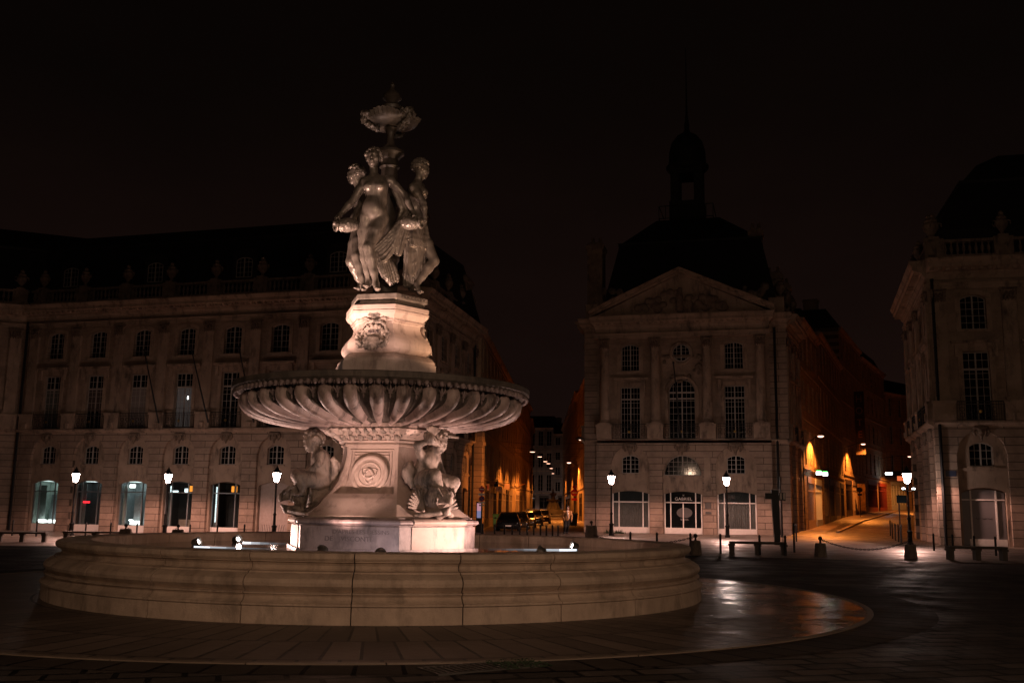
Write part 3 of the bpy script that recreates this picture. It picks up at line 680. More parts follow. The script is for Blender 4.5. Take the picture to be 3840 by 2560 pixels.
# ------------------------------------------------------------------ children riding dolphins at the corners of the stem
def sea_child(label, az, variant):
    root = thing('sea_child_statue', label, 'statue', FC+Vector((math.cos(R(az))*1.26, math.sin(R(az))*1.26, 1.392)), R(az)+PI/2); root.scale = (1.06, 1.04, 1.07)
    q = lambda r, x, z: np.array([x, -r, z])        # r outward, x across, z up
    S = .62
    v = variant
    X = axes((0, -1)); c = Clay(.0155)
    hips, belly, chest, neck = q(-.02, 0, .62), q(-.05, .01, .80), q(-.03, .02, 1.0), q(.03, .02, 1.17)
    lean = .10 if v else 0
    chest = chest+np.array([lean*.4, 0, 0]); neck = neck+np.array([lean, 0, 0])
    c.el(hips, (.23, .21, .19), .05, X); c.el(belly, (.215, .22, .21), .06, X); c.el(chest, (.215, .185, .20), .06, X); c.rc(chest, neck, .14, .085, .05)
    for s in (-1, 1):
        c.el(chest+X@np.array([.08*s, .10, .03]), (.085, .07, .075), .03, X); c.el(hips+X@np.array([.10*s, -.10, -.02]), (.12, .13, .13), .05, X)
        kn = q(.36, .27*s, .70-.03*s); an = q(.30, .33*s, .42); to = q(.44, .34*s, .35)
        if v and s < 0: kn = q(.34, -.10, .74); an = q(.46, -.02, .40); to = q(.56, .02, .36)
        if v and s > 0: kn = q(.34, .36, .62); an = q(.22, .40, .38); to = q(.33, .42, .31)
        c.chain([q(.02, .13*s, .62), (q(.02, .13*s, .62)+kn)/2, kn], [.165, .155, .125], .05); c.chain([kn, kn*.6+an*.4+np.array([0, .02, 0]), an], [.11, .10, .06], .03)
        add_foot(c, an, to, .62, (0, -1))
        sh = chest+X@np.array([.19*s, 0, .10])
        c.rc(neck-np.array([0, 0, .06]), sh, .08, .08, .05)
        if v and s < 0: el_, wr, hn = q(.08, -.30, 1.26), q(.24, -.16, 1.34), q(.29, -.12, 1.36)
        elif v: el_, wr, hn = q(.02, .34, .84), q(.16, .30, .72), q(.22, .27, .68)
        else: el_, wr, hn = q(.04, .27*s, .92), q(.20, .20*s, .80), q(.27, .17*s, .77)
        c.chain([sh, el_, wr], [.08, .066, .05], .03); add_hand(c, wr, hn, .6, s, (0, -.4, -1))
    hd = neck+(np.array([.05, -.11, .16]) if v else np.array([.0, -.12, .17])); fd = (.25, -1, -.45) if v else (0, -1, -.28)
    add_head(c, hd, fd, .95)
    for s in (-1, 1): c.el(hd+head_axes(fd)@np.array([.06*s, .085, -.065]), .055, .03)
    body = c.build('body', 'putto', root)
    c = Clay(.014); curls(c, hd, fd, 1.0, 150, 11+v, .0 if v else -.2); c.el(hd+np.array([0, .10, .05]), (.15, .15, .15), .04, noise=(.02, 45)); c.build('hair', 'putto', body)
    if v:
        c = Clay(.013)    # a conch held up to the mouth
        a = hd+np.array([-.06, -.14, -.06]); b = a+np.array([-.26, .04, .10])
        c.chain([a, a*.6+b*.4, b, b+np.array([-.05, .03, .06])], [.025, .055, .10, .06], .02, noise=(.012, 50))
        for t in range(8): c.rc(b+np.array([.04, 0, .03]), b+np.array([-.10+.045*t, -.02, .22-.012*abs(t-3)]), .03, .02, .012)
        for t in range(5): c.rc(hd+np.array([-.05, .05, .14]), hd+np.array([.20+.03*t, .04-.05*t, .24-.035*t]), .05, .02, .02)
        c.build('conch_shell', 'putto', root)
    # the dolphin: big rolling eye, gaping mouth, body winding up behind
    c = Clay(.0155)
    c.el(q(.30, 0, .36), (.21, .27, .19), .05); c.chain([q(.28, 0, .36), q(.05, 0, .33), q(-.16, 0, .46), q(-.26, .02, .72), q(-.30, .10, .92), q(-.24, .2, 1.02)], [.21, .22, .17, .12, .08, .05], .05, noise=(.012, 40))
    c.chain([q(.42, 0, .40), q(.56, 0, .36), q(.64, 0, .30), q(.67, 0, .36)], [.15, .11, .06, .03], .04)          # upper lip curling up
    c.chain([q(.16, 0, .16), q(.36, 0, .08), q(.54, 0, .12), q(.63, 0, .20)], [.11, .10, .075, .04], .04)           # lower jaw
    c.el(q(.50, 0, .235), (.13, .17, .045), .02, op='d')
    for s in (-1, 1):
        ce = q(.34, .17*s, .33)
        for k_ in range(3):
            rr = .07+.045*k_; c.chain([ce+np.array([.02*s*(2-k_), -rr*math.cos(t), rr*math.sin(t)]) for t in np.linspace(-.9+k_*.2, 3.5, 9)], [.012, .018, .022, .024, .024, .022, .02, .016, .01], .008)
        c.el(ce+np.array([.03*s, 0, 0]), .035, .01); c.el(ce+np.array([.055*s, 0, -.012]), .016, .006, op='d')
        for t in range(4): c.chain([q(.10+.1*t, .15*s, .50), q(.22+.1*t, .19*s, .56-.02*t), q(.32+.1*t, .15*s, .50-.04*t)], [.02, .03, .012], .012)
        for t in range(5): c.chain([q(.5, .10*s, .10), q(.36-.03*t, (.25+.05*t)*s, .05), q(.20-.05*t, (.36+.05*t)*s, .04)], [.04, .035, .018], .012)
    do = c.build('dolphin', 'putto', root)
    for s in (-1, 1):     # pleated fins spread on either side
        c = Clay(.012)
        for t in range(8):
            a = R(8+11*t); c.rc(q(.22, .23*s, .14), q(.22-.05*math.sin(a), (.23+.36*math.cos(a))*s, .14+.36*math.sin(a)), .03, .022, .008)
        c.build('fin', 'putto', do)
    c = Clay(.016); c.el(q(-.12, -.30, .78), (.10, .12, .20), .04, noise=(.02, 30)); c.chain([q(-.2, -.2, .95), q(-.12, -.32, .8), q(-.02, -.30, .55)], [.06, .1, .05], .04); c.build('tail', 'putto', do)
    return root
sea_child('pale marble child on a dolphin, in profile at the left stem corner', -163, 0)
sea_child('pale marble child blowing a conch on a dolphin at the bright right corner', -43, 1)
# ------------------------------------------------------------------ ground
def linspace(a, b, n): return [a+(b-a)*i/(n-1) for i in range(n)]
gx = sorted(set([-400, -250, -150, -90, -60] + linspace(-45, 50, 96) + [60, 75, 100, 150, 250, 400]))
gy = sorted(set([-150, -60, -20] + linspace(-5, 110, 116) + linspace(115, 260, 30) + [300, 400, 600, 900]))
def sheet(mb, xs, ys, dz, inside=None):
    nx = len(xs); vs = [(x, y, gz(x, y)+dz) for y in ys for x in xs]; fs = []
    for j in range(len(ys)-1):
        for i in range(nx-1):
            if inside is None or inside((xs[i]+xs[i+1])/2, (ys[j]+ys[j+1])/2): fs.append((j*nx+i, j*nx+i+1, (j+1)*nx+i+1, (j+1)*nx+i))
    return mb.add(vs, fs)
def strip(mb, left, right, dz, n=24):
    """a road or pavement between two polylines, laid on the ground"""
    vs = []; fs = []
    for k in range(len(left)-1):
        for q in range(n+1 if k == len(left)-2 else n):
            t = q/n; a = Vector(left[k]).lerp(Vector(left[k+1]), t); b = Vector(right[k]).lerp(Vector(right[k+1]), t)
            for w in range(9): c = a.lerp(b, w/8); vs.append((c.x, c.y, gz(c.x, c.y)+dz))
    for j in range(len(vs)//9-1):
        for w in range(8): fs.append((j*9+w, j*9+w+1, (j+1)*9+w+1, (j+1)*9+w))
    return mb.add(vs, fs)
def setts(name, c1, c2, mort, bw, bh, rough, rot=0., bstr=.5, msz=.02, wet=None):
    m, nt, b = nmat(name); t = nt.nodes.new('ShaderNodeTexCoord'); mp = nt.nodes.new('ShaderNodeMapping'); mp.inputs['Rotation'].default_value = (0, 0, rot); lk(nt, t.outputs['Object'], mp.inputs[0])
    br = nt.nodes.new('ShaderNodeTexBrick'); lk(nt, mp.outputs[0], br.inputs['Vector']); br.inputs['Scale'].default_value = 1
    br.inputs['Brick Width'].default_value = bw; br.inputs['Row Height'].default_value = bh; br.inputs['Mortar Size'].default_value = msz
    br.inputs['Color1'].default_value = (*c1, 1); br.inputs['Color2'].default_value = (*c2, 1); br.inputs['Mortar'].default_value = (*mort, 1)
    n = noise(nt, t.outputs['Object'], 1.3, 8, .65)
    col = mixc(nt, .6, br.outputs['Color'], ramp(nt, n, [(.3, (.35, .33, .31)), (.7, (1, 1, 1))]), 'MULTIPLY')
    lk(nt, col, b.inputs['Base Color'])
    if wet: lk(nt, ramp(nt, noise(nt, t.outputs['Object'], wet[2], 6, .6), [(.40, (wet[0],)*3), (.62, (wet[1],)*3)]), b.inputs['Roughness'])
    else: b.inputs['Roughness'].default_value = rough
    mm = nt.nodes.new('ShaderNodeMath'); mm.operation = 'MULTIPLY_ADD'; lk(nt, br.outputs['Fac'], mm.inputs[0]); mm.inputs[1].default_value = -1.; lk(nt, noise(nt, t.outputs['Object'], 9, 6, .65), mm.inputs[2])
    bump(nt, b, mm.outputs[0], bstr, .012); return m
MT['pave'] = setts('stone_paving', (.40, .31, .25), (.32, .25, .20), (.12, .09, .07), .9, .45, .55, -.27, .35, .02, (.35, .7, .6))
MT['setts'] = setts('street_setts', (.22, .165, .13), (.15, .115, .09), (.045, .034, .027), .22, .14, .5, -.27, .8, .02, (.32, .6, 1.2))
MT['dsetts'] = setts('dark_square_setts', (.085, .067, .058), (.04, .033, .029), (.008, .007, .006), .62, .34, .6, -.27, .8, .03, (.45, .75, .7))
MT['dsetts'].node_tree.nodes['Principled BSDF'].inputs['Specular IOR Level'].default_value = .12
MT['slabs'] = setts('dark_slabs', (.075, .055, .045), (.05, .038, .031), (.012, .009, .008), 1.25, .62, .3, .9, .4, .016, (.14, .38, .55))
MT['asphalt'] = stone('worn_asphalt', (.07, .055, .045), (.14, .11, .09), 1.4, .5, (.05, .04, .035), .5, .02, 30)
m = MB(); sheet(m, gx, gy, 0); gr = kind(m.build('ground', 'pave'))
FA = -.265; fd_ = Vector((math.cos(FA), math.sin(FA))); fn_ = Vector((-fd_.y, fd_.x))
EDGE = Vector((8.6, 36.6))            # the dark square ends along a line parallel to the fronts
def sq(s, t): p = EDGE+fd_*s+fn_*t; return (p.x, p.y)
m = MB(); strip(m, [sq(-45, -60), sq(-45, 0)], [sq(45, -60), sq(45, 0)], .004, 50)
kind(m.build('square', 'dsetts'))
def ringstrip(r0, r1, z, n=160):
    m = MB(); m.lathe([(r0, z), (r1, z)], n, None, 0, 2*PI, False); return m
# wide slabs laid in rings round the basin
mt, nt, b = nmat('wet_ring_slabs')
t = nt.nodes.new('ShaderNodeTexCoord'); s_ = nt.nodes.new('ShaderNodeSeparateXYZ'); lk(nt, t.outputs['Object'], s_.inputs[0])
an = nt.nodes.new('ShaderNodeMath'); an.operation = 'ARCTAN2'; lk(nt, s_.outputs[1], an.inputs[0]); lk(nt, s_.outputs[0], an.inputs[1])
ln = nt.nodes.new('ShaderNodeVectorMath'); ln.operation = 'LENGTH'; lk(nt, t.outputs['Object'], ln.inputs[0])
a8 = nt.nodes.new('ShaderNodeMath'); a8.operation = 'MULTIPLY'; a8.inputs[1].default_value = 8; lk(nt, an.outputs[0], a8.inputs[0])
cx_ = nt.nodes.new('ShaderNodeCombineXYZ'); lk(nt, a8.outputs[0], cx_.inputs[0]); lk(nt, ln.outputs['Value'], cx_.inputs[1])
br = nt.nodes.new('ShaderNodeTexBrick'); lk(nt, cx_.outputs[0], br.inputs['Vector']); br.inputs['Scale'].default_value = 1
br.inputs['Brick Width'].default_value = .398; br.inputs['Row Height'].default_value = 1.45; br.inputs['Mortar Size'].default_value = .02
br.inputs['Color1'].default_value = (.165, .120, .094, 1); br.inputs['Color2'].default_value = (.085, .062, .049, 1); br.inputs['Mortar'].default_value = (.009, .007, .006, 1)
col = mixc(nt, .7, br.outputs['Color'], ramp(nt, noise(nt, t.outputs['Object'], .9, 8, .65), [(.3, (.45, .42, .4)), (.7, (1, 1, 1))]), 'MULTIPLY')
lk(nt, col, b.inputs['Base Color'])
wx = nt.nodes.new('ShaderNodeMapRange'); lk(nt, s_.outputs[0], wx.inputs[0]); wx.inputs[1].default_value = 4.2; wx.inputs[2].default_value = 6.8; wx.inputs[3].default_value = .30; wx.inputs[4].default_value = -.02
wn = nt.nodes.new('ShaderNodeMath'); wn.operation = 'ADD'; lk(nt, wx.outputs[0], wn.inputs[0]); lk(nt, noise(nt, t.outputs['Object'], .9, 7, .65), wn.inputs[1])
lk(nt, ramp(nt, wn.outputs[0], [(.36, (.085,)*3), (.70, (.52,)*3)]), b.inputs['Roughness'])
mm = nt.nodes.new('ShaderNodeMath'); mm.operation = 'MULTIPLY_ADD'; lk(nt, br.outputs['Fac'], mm.inputs[0]); mm.inputs[1].default_value = -1.; lk(nt, noise(nt, t.outputs['Object'], 6, 6, .6), mm.inputs[2])
bump(nt, b, mm.outputs[0], .75, .014); MT['ring'] = mt
MT['oring'] = mt.copy(); MT['oring'].name = 'outer_ring_slabs'
for nd in MT['oring'].node_tree.nodes:
    if nd.type == 'BSDF_PRINCIPLED':
        rr = nd.inputs['Roughness'].links[0].from_node.color_ramp.elements; rr[0].color = (.55,)*3+(1,); rr[1].color = (.8,)*3+(1,)
    if nd.type == 'TEX_BRICK': nd.inputs['Color1'].default_value = (.06, .046, .038, 1); nd.inputs['Color2'].default_value = (.04, .032, .027, 1)
MT['oring'].node_tree.nodes['Principled BSDF'].inputs['Specular IOR Level'].default_value = .08
KC = Vector((-2.64, 19.5, 0))
kind(ringstrip(5.4, 8.905, .014).build('ring_pavement', 'ring', None, False, KC and T(KC.x, KC.y, 0)))
MT['kerbs'] = stone('ring_kerb_stone', (.10, .075, .057), (.18, .135, .10), 1.5, .4, None, .3)
m = MB()
for i in range(40): m.lathe([(8.91, .008), (8.91, .024), (9.01, .024), (9.01, .008)], 5, None, 2*PI*i/40+.001, 2*PI*(i+1)/40-.001)
kind(m.build('ring_kerb', 'kerbs', None, False, T(KC.x, KC.y, 0)))
kind(ringstrip(8.4, 9.98, .009).build('outer_ring_pavement', 'oring', None, False, T(-2.5, 19.9, 0)))

# ------------------------------------------------------------------ windows and doors (cached meshes)
_wc = {}
def arch_top(x, w, rise):
    """height above the springing at x of a segmental arch of width w"""
    if rise <= 0: return 0.
    r = (w*w/4+rise*rise)/(2*rise); return math.sqrt(max(0, r*r-x*x))-(r-rise)
def win_mesh(w, h, rise, cols, rows, trans=(), th=.042, mid=True, key=None, fr=.05):
    """joinery: frame, centre post, bars; origin at the middle of the sill, looking along -y"""
    k = ('f', w, h, rise, cols, str(rows), tuple(trans), th, mid, fr)
    if k in _wc: return _wc[k]
    m = MB(); s0 = h-rise
    ring_o = [(-w/2, 0), (w/2, 0)]+[(w/2-w*i/12, s0+arch_top(w/2-w*i/12, w, rise)) for i in range(13)]
    wi = w-2*fr
    ring_i = [(-wi/2, fr), (wi/2, fr)]+[(wi/2-wi*i/12, max(fr, s0+arch_top(wi/2-wi*i/12, w, rise)-fr)) for i in range(13)]
    n = len(ring_o); vs = [(x, 0, z) for x, z in ring_o]+[(x, 0, z) for x, z in ring_i]+[(x, .06, z) for x, z in ring_i]
    fs = [(i, (i+1) % n, n+(i+1) % n, n+i) for i in range(n)]+[(n+i, n+(i+1) % n, 2*n+(i+1) % n, 2*n+i) for i in range(n)]
    m.add(vs, fs)
    top = lambda x: s0+arch_top(x, w, rise)-fr*.5
    for i in range(1, cols):
        x = -w/2+w*i/cols; b = th if (mid and cols % 2 == 0 and i == cols//2) else .013
        m.box(x-b, x+b, -.012 if b > .03 else .012, .05, fr*.5, top(x))
    zs = [h*j/rows for j in range(1, rows)] if isinstance(rows, int) else rows
    for z in zs: m.box(-w/2+.02, w/2-.02, .014, .048, z-.013, z+.013) if z < s0+.02 or rise == 0 else m.box(-w*.42, w*.42, .014, .048, z-.013, z+.013)
    for z in trans: m.box(-w/2+.01, w/2-.01, -.016, .052, z-.06, z+.06)
    me = m.mesh('window_joinery', 'frame'); _wc[k] = me; return me
def pane_mesh(w, h, rise, mat='glass'):
    k = ('p', w, h, rise, mat)
    if k in _wc: return _wc[k]
    s0 = h-rise; pts = [(-w/2, 0), (w/2, 0)]+[(w/2-w*i/12, s0+arch_top(w/2-w*i/12, w, rise)) for i in range(13)]
    m = MB(); m.add([(x, 0, z) for x, z in pts]+[(x, .012, z) for x, z in pts], [tuple(range(len(pts))), tuple(range(2*len(pts)-1, len(pts)-1, -1))]+[(i, (i+1) % len(pts), len(pts)+(i+1) % len(pts), len(pts)+i) for i in range(len(pts))])
    me = m.mesh('pane', mat); _wc[k] = me; return me
def window(parent, M, w, h, rise, cols, rows, trans=(), glass='glass', mid=True):
    o = link(win_mesh(w, h, rise, cols, rows, trans, .042, mid), 'window', parent, M)
    link(pane_mesh(w-.04, h-.02, rise, glass), 'pane', o, T(0, .035, .01)); return o
def round_window(parent, M, r):
    m = MB(); Mx = Matrix.Rotation(PI/2, 4, 'X')
    m.lathe([(r-.07, 0), (r, -.03), (r, .03), (r-.07, .05), (r-.07, 0)], 32, Mx, 0, 2*PI, False); m.box(-.05, .05, -.01, .05, -r, r)
    for x in (-.5*r, .5*r): m.box(x-.018, x+.018, .01, .045, -.85*r, .85*r)
    for z in (-.55*r, -.18*r, .18*r, .55*r): m.box(-.83*r, .83*r, .012, .043, z-.013, z+.013)
    o = m.build('window', 'frame', parent, False, M)
    m = MB(); m.prism([(r*.97*math.cos(2*PI*i/28), r*.97*math.sin(2*PI*i/28)) for i in range(28)], -.05, -.035, Mx); m.build('pane', 'glass', o)
    return o
def wall_cols(m, x0, x1, z0, z1, ops, y=0., depth=.3):
    """a wall face with openings (xa, xb, zb, spring, rise) and their reveals"""
    bx = {x0, x1}
    for xa, xb, zb, sp_, rise in ops:
        n = 14 if rise > 0 else 1
        bx |= {round(xa+(xb-xa)*i/n, 5) for i in range(n+1)}
    bx = sorted(b for b in bx if x0-1e-6 <= b <= x1+1e-6)
    tp = lambda o, x: o[3]+arch_top(x-(o[0]+o[1])/2, o[1]-o[0], o[4])
    for a, b in zip(bx, bx[1:]):
        mid = (a+b)/2; oo = sorted((o for o in ops if o[0] < mid < o[1]), key=lambda o: o[2]); za = zb = z0
        for o in oo:
            if o[2] > za+1e-6 or o[2] > zb+1e-6: m.quad((a, y, za), (b, y, zb), (b, y, o[2]), (a, y, o[2]))
            ta, tb = tp(o, a), tp(o, b)
            m.quad((a, y, ta), (b, y, tb), (b, y+depth, tb), (a, y+depth, ta)); m.quad((a, y, o[2]), (a, y+depth, o[2]), (b, y+depth, o[2]), (b, y, o[2]))
            za, zb = ta, tb
        m.quad((a, y, za), (b, y, zb), (b, y, z1), (a, y, z1))
    for o in ops:
        for x in (o[0], o[1]): m.quad((x, y, o[2]), (x, y, o[3]), (x, y+depth, o[3]), (x, y+depth, o[2]))
    return m
_uc = {}
def urn_mesh():
    if 'u' not in _uc:
        m = MB(); m.box(-.28, .28, -.28, .28, 0, .12)
        m.lathe([(.2, .12), (.12, .2), (.10, .3), (.16, .38), (.30, .55), (.36, .78), (.33, .92), (.24, 1.0), (.27, 1.05), (.29, 1.1), (.2, 1.18), (.13, 1.28), (.16, 1.36), (.08, 1.46), (0, 1.52)], 14)
        for s in (-1, 1): m.tube([(.3*s, 0, .95), (.46*s, 0, .9), (.46*s, 0, .7), (.33*s, 0, .6)], .04, 6)
        _uc['u'] = m.mesh('urn', 'carve', R(40))
    return _uc['u']
def mask_mesh():
    if 'm' not in _uc:
        c = Clay(.03); c.el((0, -.06, 0), (.19, .17, .25), .06); c.el((0, -.2, -.02), (.04, .06, .08), .03)
        for s in (-1, 1): c.el((.09*s, -.21, .05), (.045, .04, .035), .03, op='d'); c.chain([(.1*s, -.1, .2), (.3*s, -.06, .22), (.38*s, -.05, .02), (.28*s, -.05, -.2)], [.09, .1, .09, .06], .05)
        c.el((0, -.2, -.13), (.07, .03, .02), .02, op='d'); c.chain([(0, -.1, -.22), (0, -.08, -.42)], [.1, .05], .04); c.rc((-.25, -.06, .24), (.25, -.06, .24), .1, .1, .05)
        _uc['m'] = c.mesh('keystone_mask', 'carve')
    return _uc['m']
def cap_mesh(w):
    k = ('c', w)
    if k not in _uc:
        m = MB()
        for row, (z, n, s) in enumerate(((13.12, 5, 1.), (13.34, 4, 1.05))):
            for i in range(n):
                x = (i-(n-1)/2)*w/n*s; m.ball((x, -.10-.04*row, z+.08), (w/n*.5, .08, .15), 6, 5); m.ball((x, -.19-.04*row, z+.2), (w/n*.35, .06, .05), 6, 4)
        for s in (-1, 1): m.lathe([(.02, -.08), (.1, -.06), (.1, .06), (.02, .08)], 10, T(.42*w*s, -.16, 13.62) @ Matrix.Rotation(PI/2, 4, 'X'))
        m.box(-w*.58, w*.58, -.2, 0, 13.72, 13.8)
        _uc[k] = m.mesh('capital', 'carve', R(40))
    return _uc[k]
def balcony_mesh(w):
    k = ('b', w)
    if k not in _uc:
        m = MB(); m.box(-w/2, w/2, -.02, .02, 1.02, 1.06); m.box(-w/2, w/2, -.015, .015, .05, .08); m.box(-w/2, w/2, -.01, .01, .86, .885)
        n = int(w/.12)
        for i in range(n+1): x = -w/2+w*i/n; m.box(x-.009, x+.009, -.009, .009, .05, 1.03)
        for i in range(int(w/.4)):
            c = -w/2+.2+.4*i+.04
            for q in range(2): m.lathe([(.10, -.008), (.125, -.008), (.125, .008), (.10, .008), (.10, -.008)], 14, T(c, 0, .32+.3*q) @ Matrix.Rotation(PI/2, 4, 'X'), 0, 2*PI, False)
        m.cur = 1; m.lathe([(0, -.03), (.09, -.02), (.09, .02), (0, .03)], 12, T(0, -.02, .5) @ Matrix.Rotation(PI/2, 4, 'X'))
        _uc[k] = m.mesh('balcony_railing', ['iron', 'gilt'])
    return _uc[k]
CORN = [(0, 14.35), (.06, 14.35), (.06, 14.5), (.16, 14.62), (.2, 14.66), (.2, 14.74), (.26, 14.76), (.62, 14.92), (.70, 14.96), (.70, 15.16), (.76, 15.2), (.86, 15.36), (.86, 15.42), (0, 15.52)]
LEDG = [(0, 6.28), (.08, 6.28), (.12, 6.36), (.22, 6.4), (.30, 6.46), (.30, 6.55), (0, 6.58)]
ARCHI = [(0, 13.8), (.07, 13.8), (.07, 13.95), (.11, 13.96), (.11, 14.1), (.16, 14.14), (0, 14.16)]
def front(root, L0, L1, bays, M=Matrix.Identity(4), base=0., pil=None, doors=(), lit=True, dorm=(), urns=True, bal=True, shops=None, rough='rust', rooms=None):
    """one palace front in its own frame: x along the wall, -y outward; every piece becomes a part of root"""
    # ground floor with blind arches
    m = MB(); aw = 1.26
    wall_cols(m, L0, L1, base-.1, 6.3, [(x-aw, x+aw, base-.1, 4.78, 1.26) for x in bays], 0, .22)
    w1 = m.build('arcade_wall', rough, root, False, M)
    m = MB()
    for x in bays:
        ops = [(x-.60, x+.60, 4.15, 5.22, .22)]
        ops.append((x-1.10, x+1.10, base, 2.82, .22))
        wall_cols(m, x-aw-.02, x+aw+.02, base-.1, 6.2, ops, .22, .28)
    m.build('arch_infill', 'trim', w1)
    for x in bays: m = MB(); m.box(x-aw, x+aw, .14, .25, 3.92, 4.08); m.box(x-.72, x+.72, .10, .24, 4.08, 4.15); m.build('sill', 'trim', w1)
    m = MB(); m.sweep(LEDG, [(L0, 0), (L1, 0)]); m.build('ledge', 'trim', root, False, M)
    # upper wall
    m = MB(); ops = []
    for x in bays: ops += [(x-.68, x+.68, 6.58, 10.34, 0), (x-.66, x+.66, 11.55, 13.24, .22)]
    wall_cols(m, L0, L1, 6.5, 13.85, ops, .05, .3); m.box(L0, L1, .06, .2, 13.8, 15.6)
    w2 = m.build('upper_wall', 'wall', root, False, M)
    m = MB()
    for x in bays:     # mouldings round the windows
        for s in (-1, 1):
            m.box(x+s*.80-.12, x+s*.80+.12, 0, .06, 6.6, 10.45); m.box(x+s*.79-.13, x+s*.79+.13, 0.01, .07, 11.4, 13.25)
            m.box(x+s*.98-.1, x+s*.98+.1, -.14, .06, 10.05, 10.75)
        m.box(x-1.0, x+1.0, 0, .058, 10.37, 10.62); m.box(x-1.25, x+1.25, -.22, .06, 10.78, 10.92); m.box(x-1.2, x+1.2, -.06, .06, 10.62, 10.78)
        m.box(x-.9, x+.9, -.05, .06, 11.42, 11.54)
        n = 8
        for i in range(n):
            xa = -.92+1.84*i/n; xb = xa+1.84/n; za = 13.28+arch_top(xa, 1.84, .24); zb = 13.28+arch_top(xb, 1.84, .24)
            m.add([(x+xa, 0.0, za-.02), (x+xb, 0.0, zb-.02), (x+xb, 0.0, zb+.2), (x+xa, 0.0, za+.2), (x+xa, .07, za-.02), (x+xb, .07, zb-.02), (x+xb, .07, zb+.2), (x+xa, .07, za+.2)], [(0, 1, 2, 3), (0, 4, 5, 1), (2, 6, 7, 3), (1, 5, 6, 2), (0, 3, 7, 4)])
    m.build('window_surround', 'trim', w2)
    m = MB(); m.sweep(ARCHI, [(L0, 0), (L1, 0)]); m.sweep(CORN, [(L0, 0), (L1, 0)])
    for i in range(int((L1-L0)/.42)): m.box(L0+.1+.42*i, L0+.3+.42*i, -.6, 0, 14.76, 14.9)
    m.build('cornice', 'trim', root, False, M)
    pil = pil if pil is not None else []
    for x in pil:
        m = MB(); m.box(x-.55, x+.55, -.30, .05, 6.58, 7.55); m.box(x-.6, x+.6, -.35, .05, 7.5, 7.64); m.box(x-.18, x+.18, -.42, .0, 6.6, 6.95)
        m.box(x-.44, x+.44, -.16, .05, 7.64, 7.86); m.box(x-.37, x+.37, -.12, .05, 7.86, 13.15)
        p = m.build('pilaster', 'trim', root, False, M); link(cap_mesh(.78), 'capital', p, T(x, 0, 0))
    for i, x in enumerate(bays):
        wn_ = window(root, M @ T(x, .24, 6.6), 1.34, 3.72, 0, 4, [.9, 1.35, 1.8, 2.25, 2.86-.3, 3.28], (2.78,))
        if rooms and rooms[i % len(rooms)]: k_, z_ = rooms[i % len(rooms)]; m = MB(); m.box(-.6, .6, .026, .032, z_, 2.72); m.build('curtain', k_, wn_)
        window(root, M @ T(x, .24, 11.57), 1.30, 1.89, .22, 4, 5)
        window(root, M @ T(x, .40, 4.17), 1.18, 1.27, .22, 4, 3)
        link(balcony_mesh(2.3), 'balcony_railing', root, M @ T(x, -.26, 6.56)); link(mask_mesh(), 'keystone_mask', root, M @ T(x, .02, 5.98))
        m = MB()
        for z in (.35, .5, .85): m.box(x-.66, x+.66, .04, .06, 11.5+z, 11.52+z)
        m.build('window_rail', 'iron', root, False, M)
        if i in doors:
            m = MB(); 
            for s in (-1, 1): m.box(x+.02*s if s > 0 else x-1.04, x+1.04 if s > 0 else x-.02, .42, .47, base, 2.95); m.box(x+.15*s-.0 if s > 0 else x-.92, x+.92 if s > 0 else x-.15, .40, .43, base+1.0, 2.4); m.box(x+.15 if s > 0 else x-.92, x+.92 if s > 0 else x-.15, .40, .43, base+.2, base+.8)
            m.box(x-1.05, x+1.05, .44, .5, base, 3.04)
            dr = m.build('carriage_door', 'door', root, False, M)
            m = MB()
            for s in (-1, 1):
                for q in range(4): m.tube([(x+s*(.2+.17*q), .395, base+.25), (x+s*(.3+.17*q), .395, base+.75)], .012, 4)
            m.ball((x+.08, .38, 1.0), .04, 6, 5); m.build('door_panel', 'iron', dr)
        elif shops: shops(root, M, x, i, base)
    if bal:
        m = MB(); y0 = .35
        m.box(L0, L1, y0-.2, y0+.2, 15.5, 15.78); m.box(L0, L1, y0-.19, y0+.19, 16.5, 16.66)
        n = int((L1-L0)/.32)
        for i in range(n):
            x = L0+.16+.32*i
            if min([abs(x-p) for p in pil] or [9]) < .6: continue
            m.lathe([(.06, 15.78), (.07, 15.85), (.04, 15.92), (.10, 16.1), (.09, 16.2), (.04, 16.4), (.07, 16.5)], 6, T(x, y0, 0), 0, 2*PI, False)
        for p in pil: m.box(p-.5, p+.5, y0-.27, y0+.27, 15.5, 16.72)
        m.build('balustrade', 'carve', root, R(40), M)
        if urns:
            for p in pil: link(urn_mesh(), 'urn', root, M @ T(p, y0, 16.72))
    for x in dorm:
        yd = 1.0
        m = MB(); m.box(x-.95, x+.95, yd, yd+1.8, 16.6, 18.6); m.prism([(x-1.1, yd-.1), (x+1.1, yd-.1), (x+1.1, yd+1.9), (x-1.1, yd+1.9)], 18.6, 19.0, None, [(x-.5, yd-.1), (x+.5, yd-.1), (x+.5, yd+1.9), (x-.5, yd+1.9)])
        d = m.build('dormer', 'slate', root, False, M); window(root, M @ T(x, yd-.08, 17.0), 1.25, 1.42, .2, 4, 4)

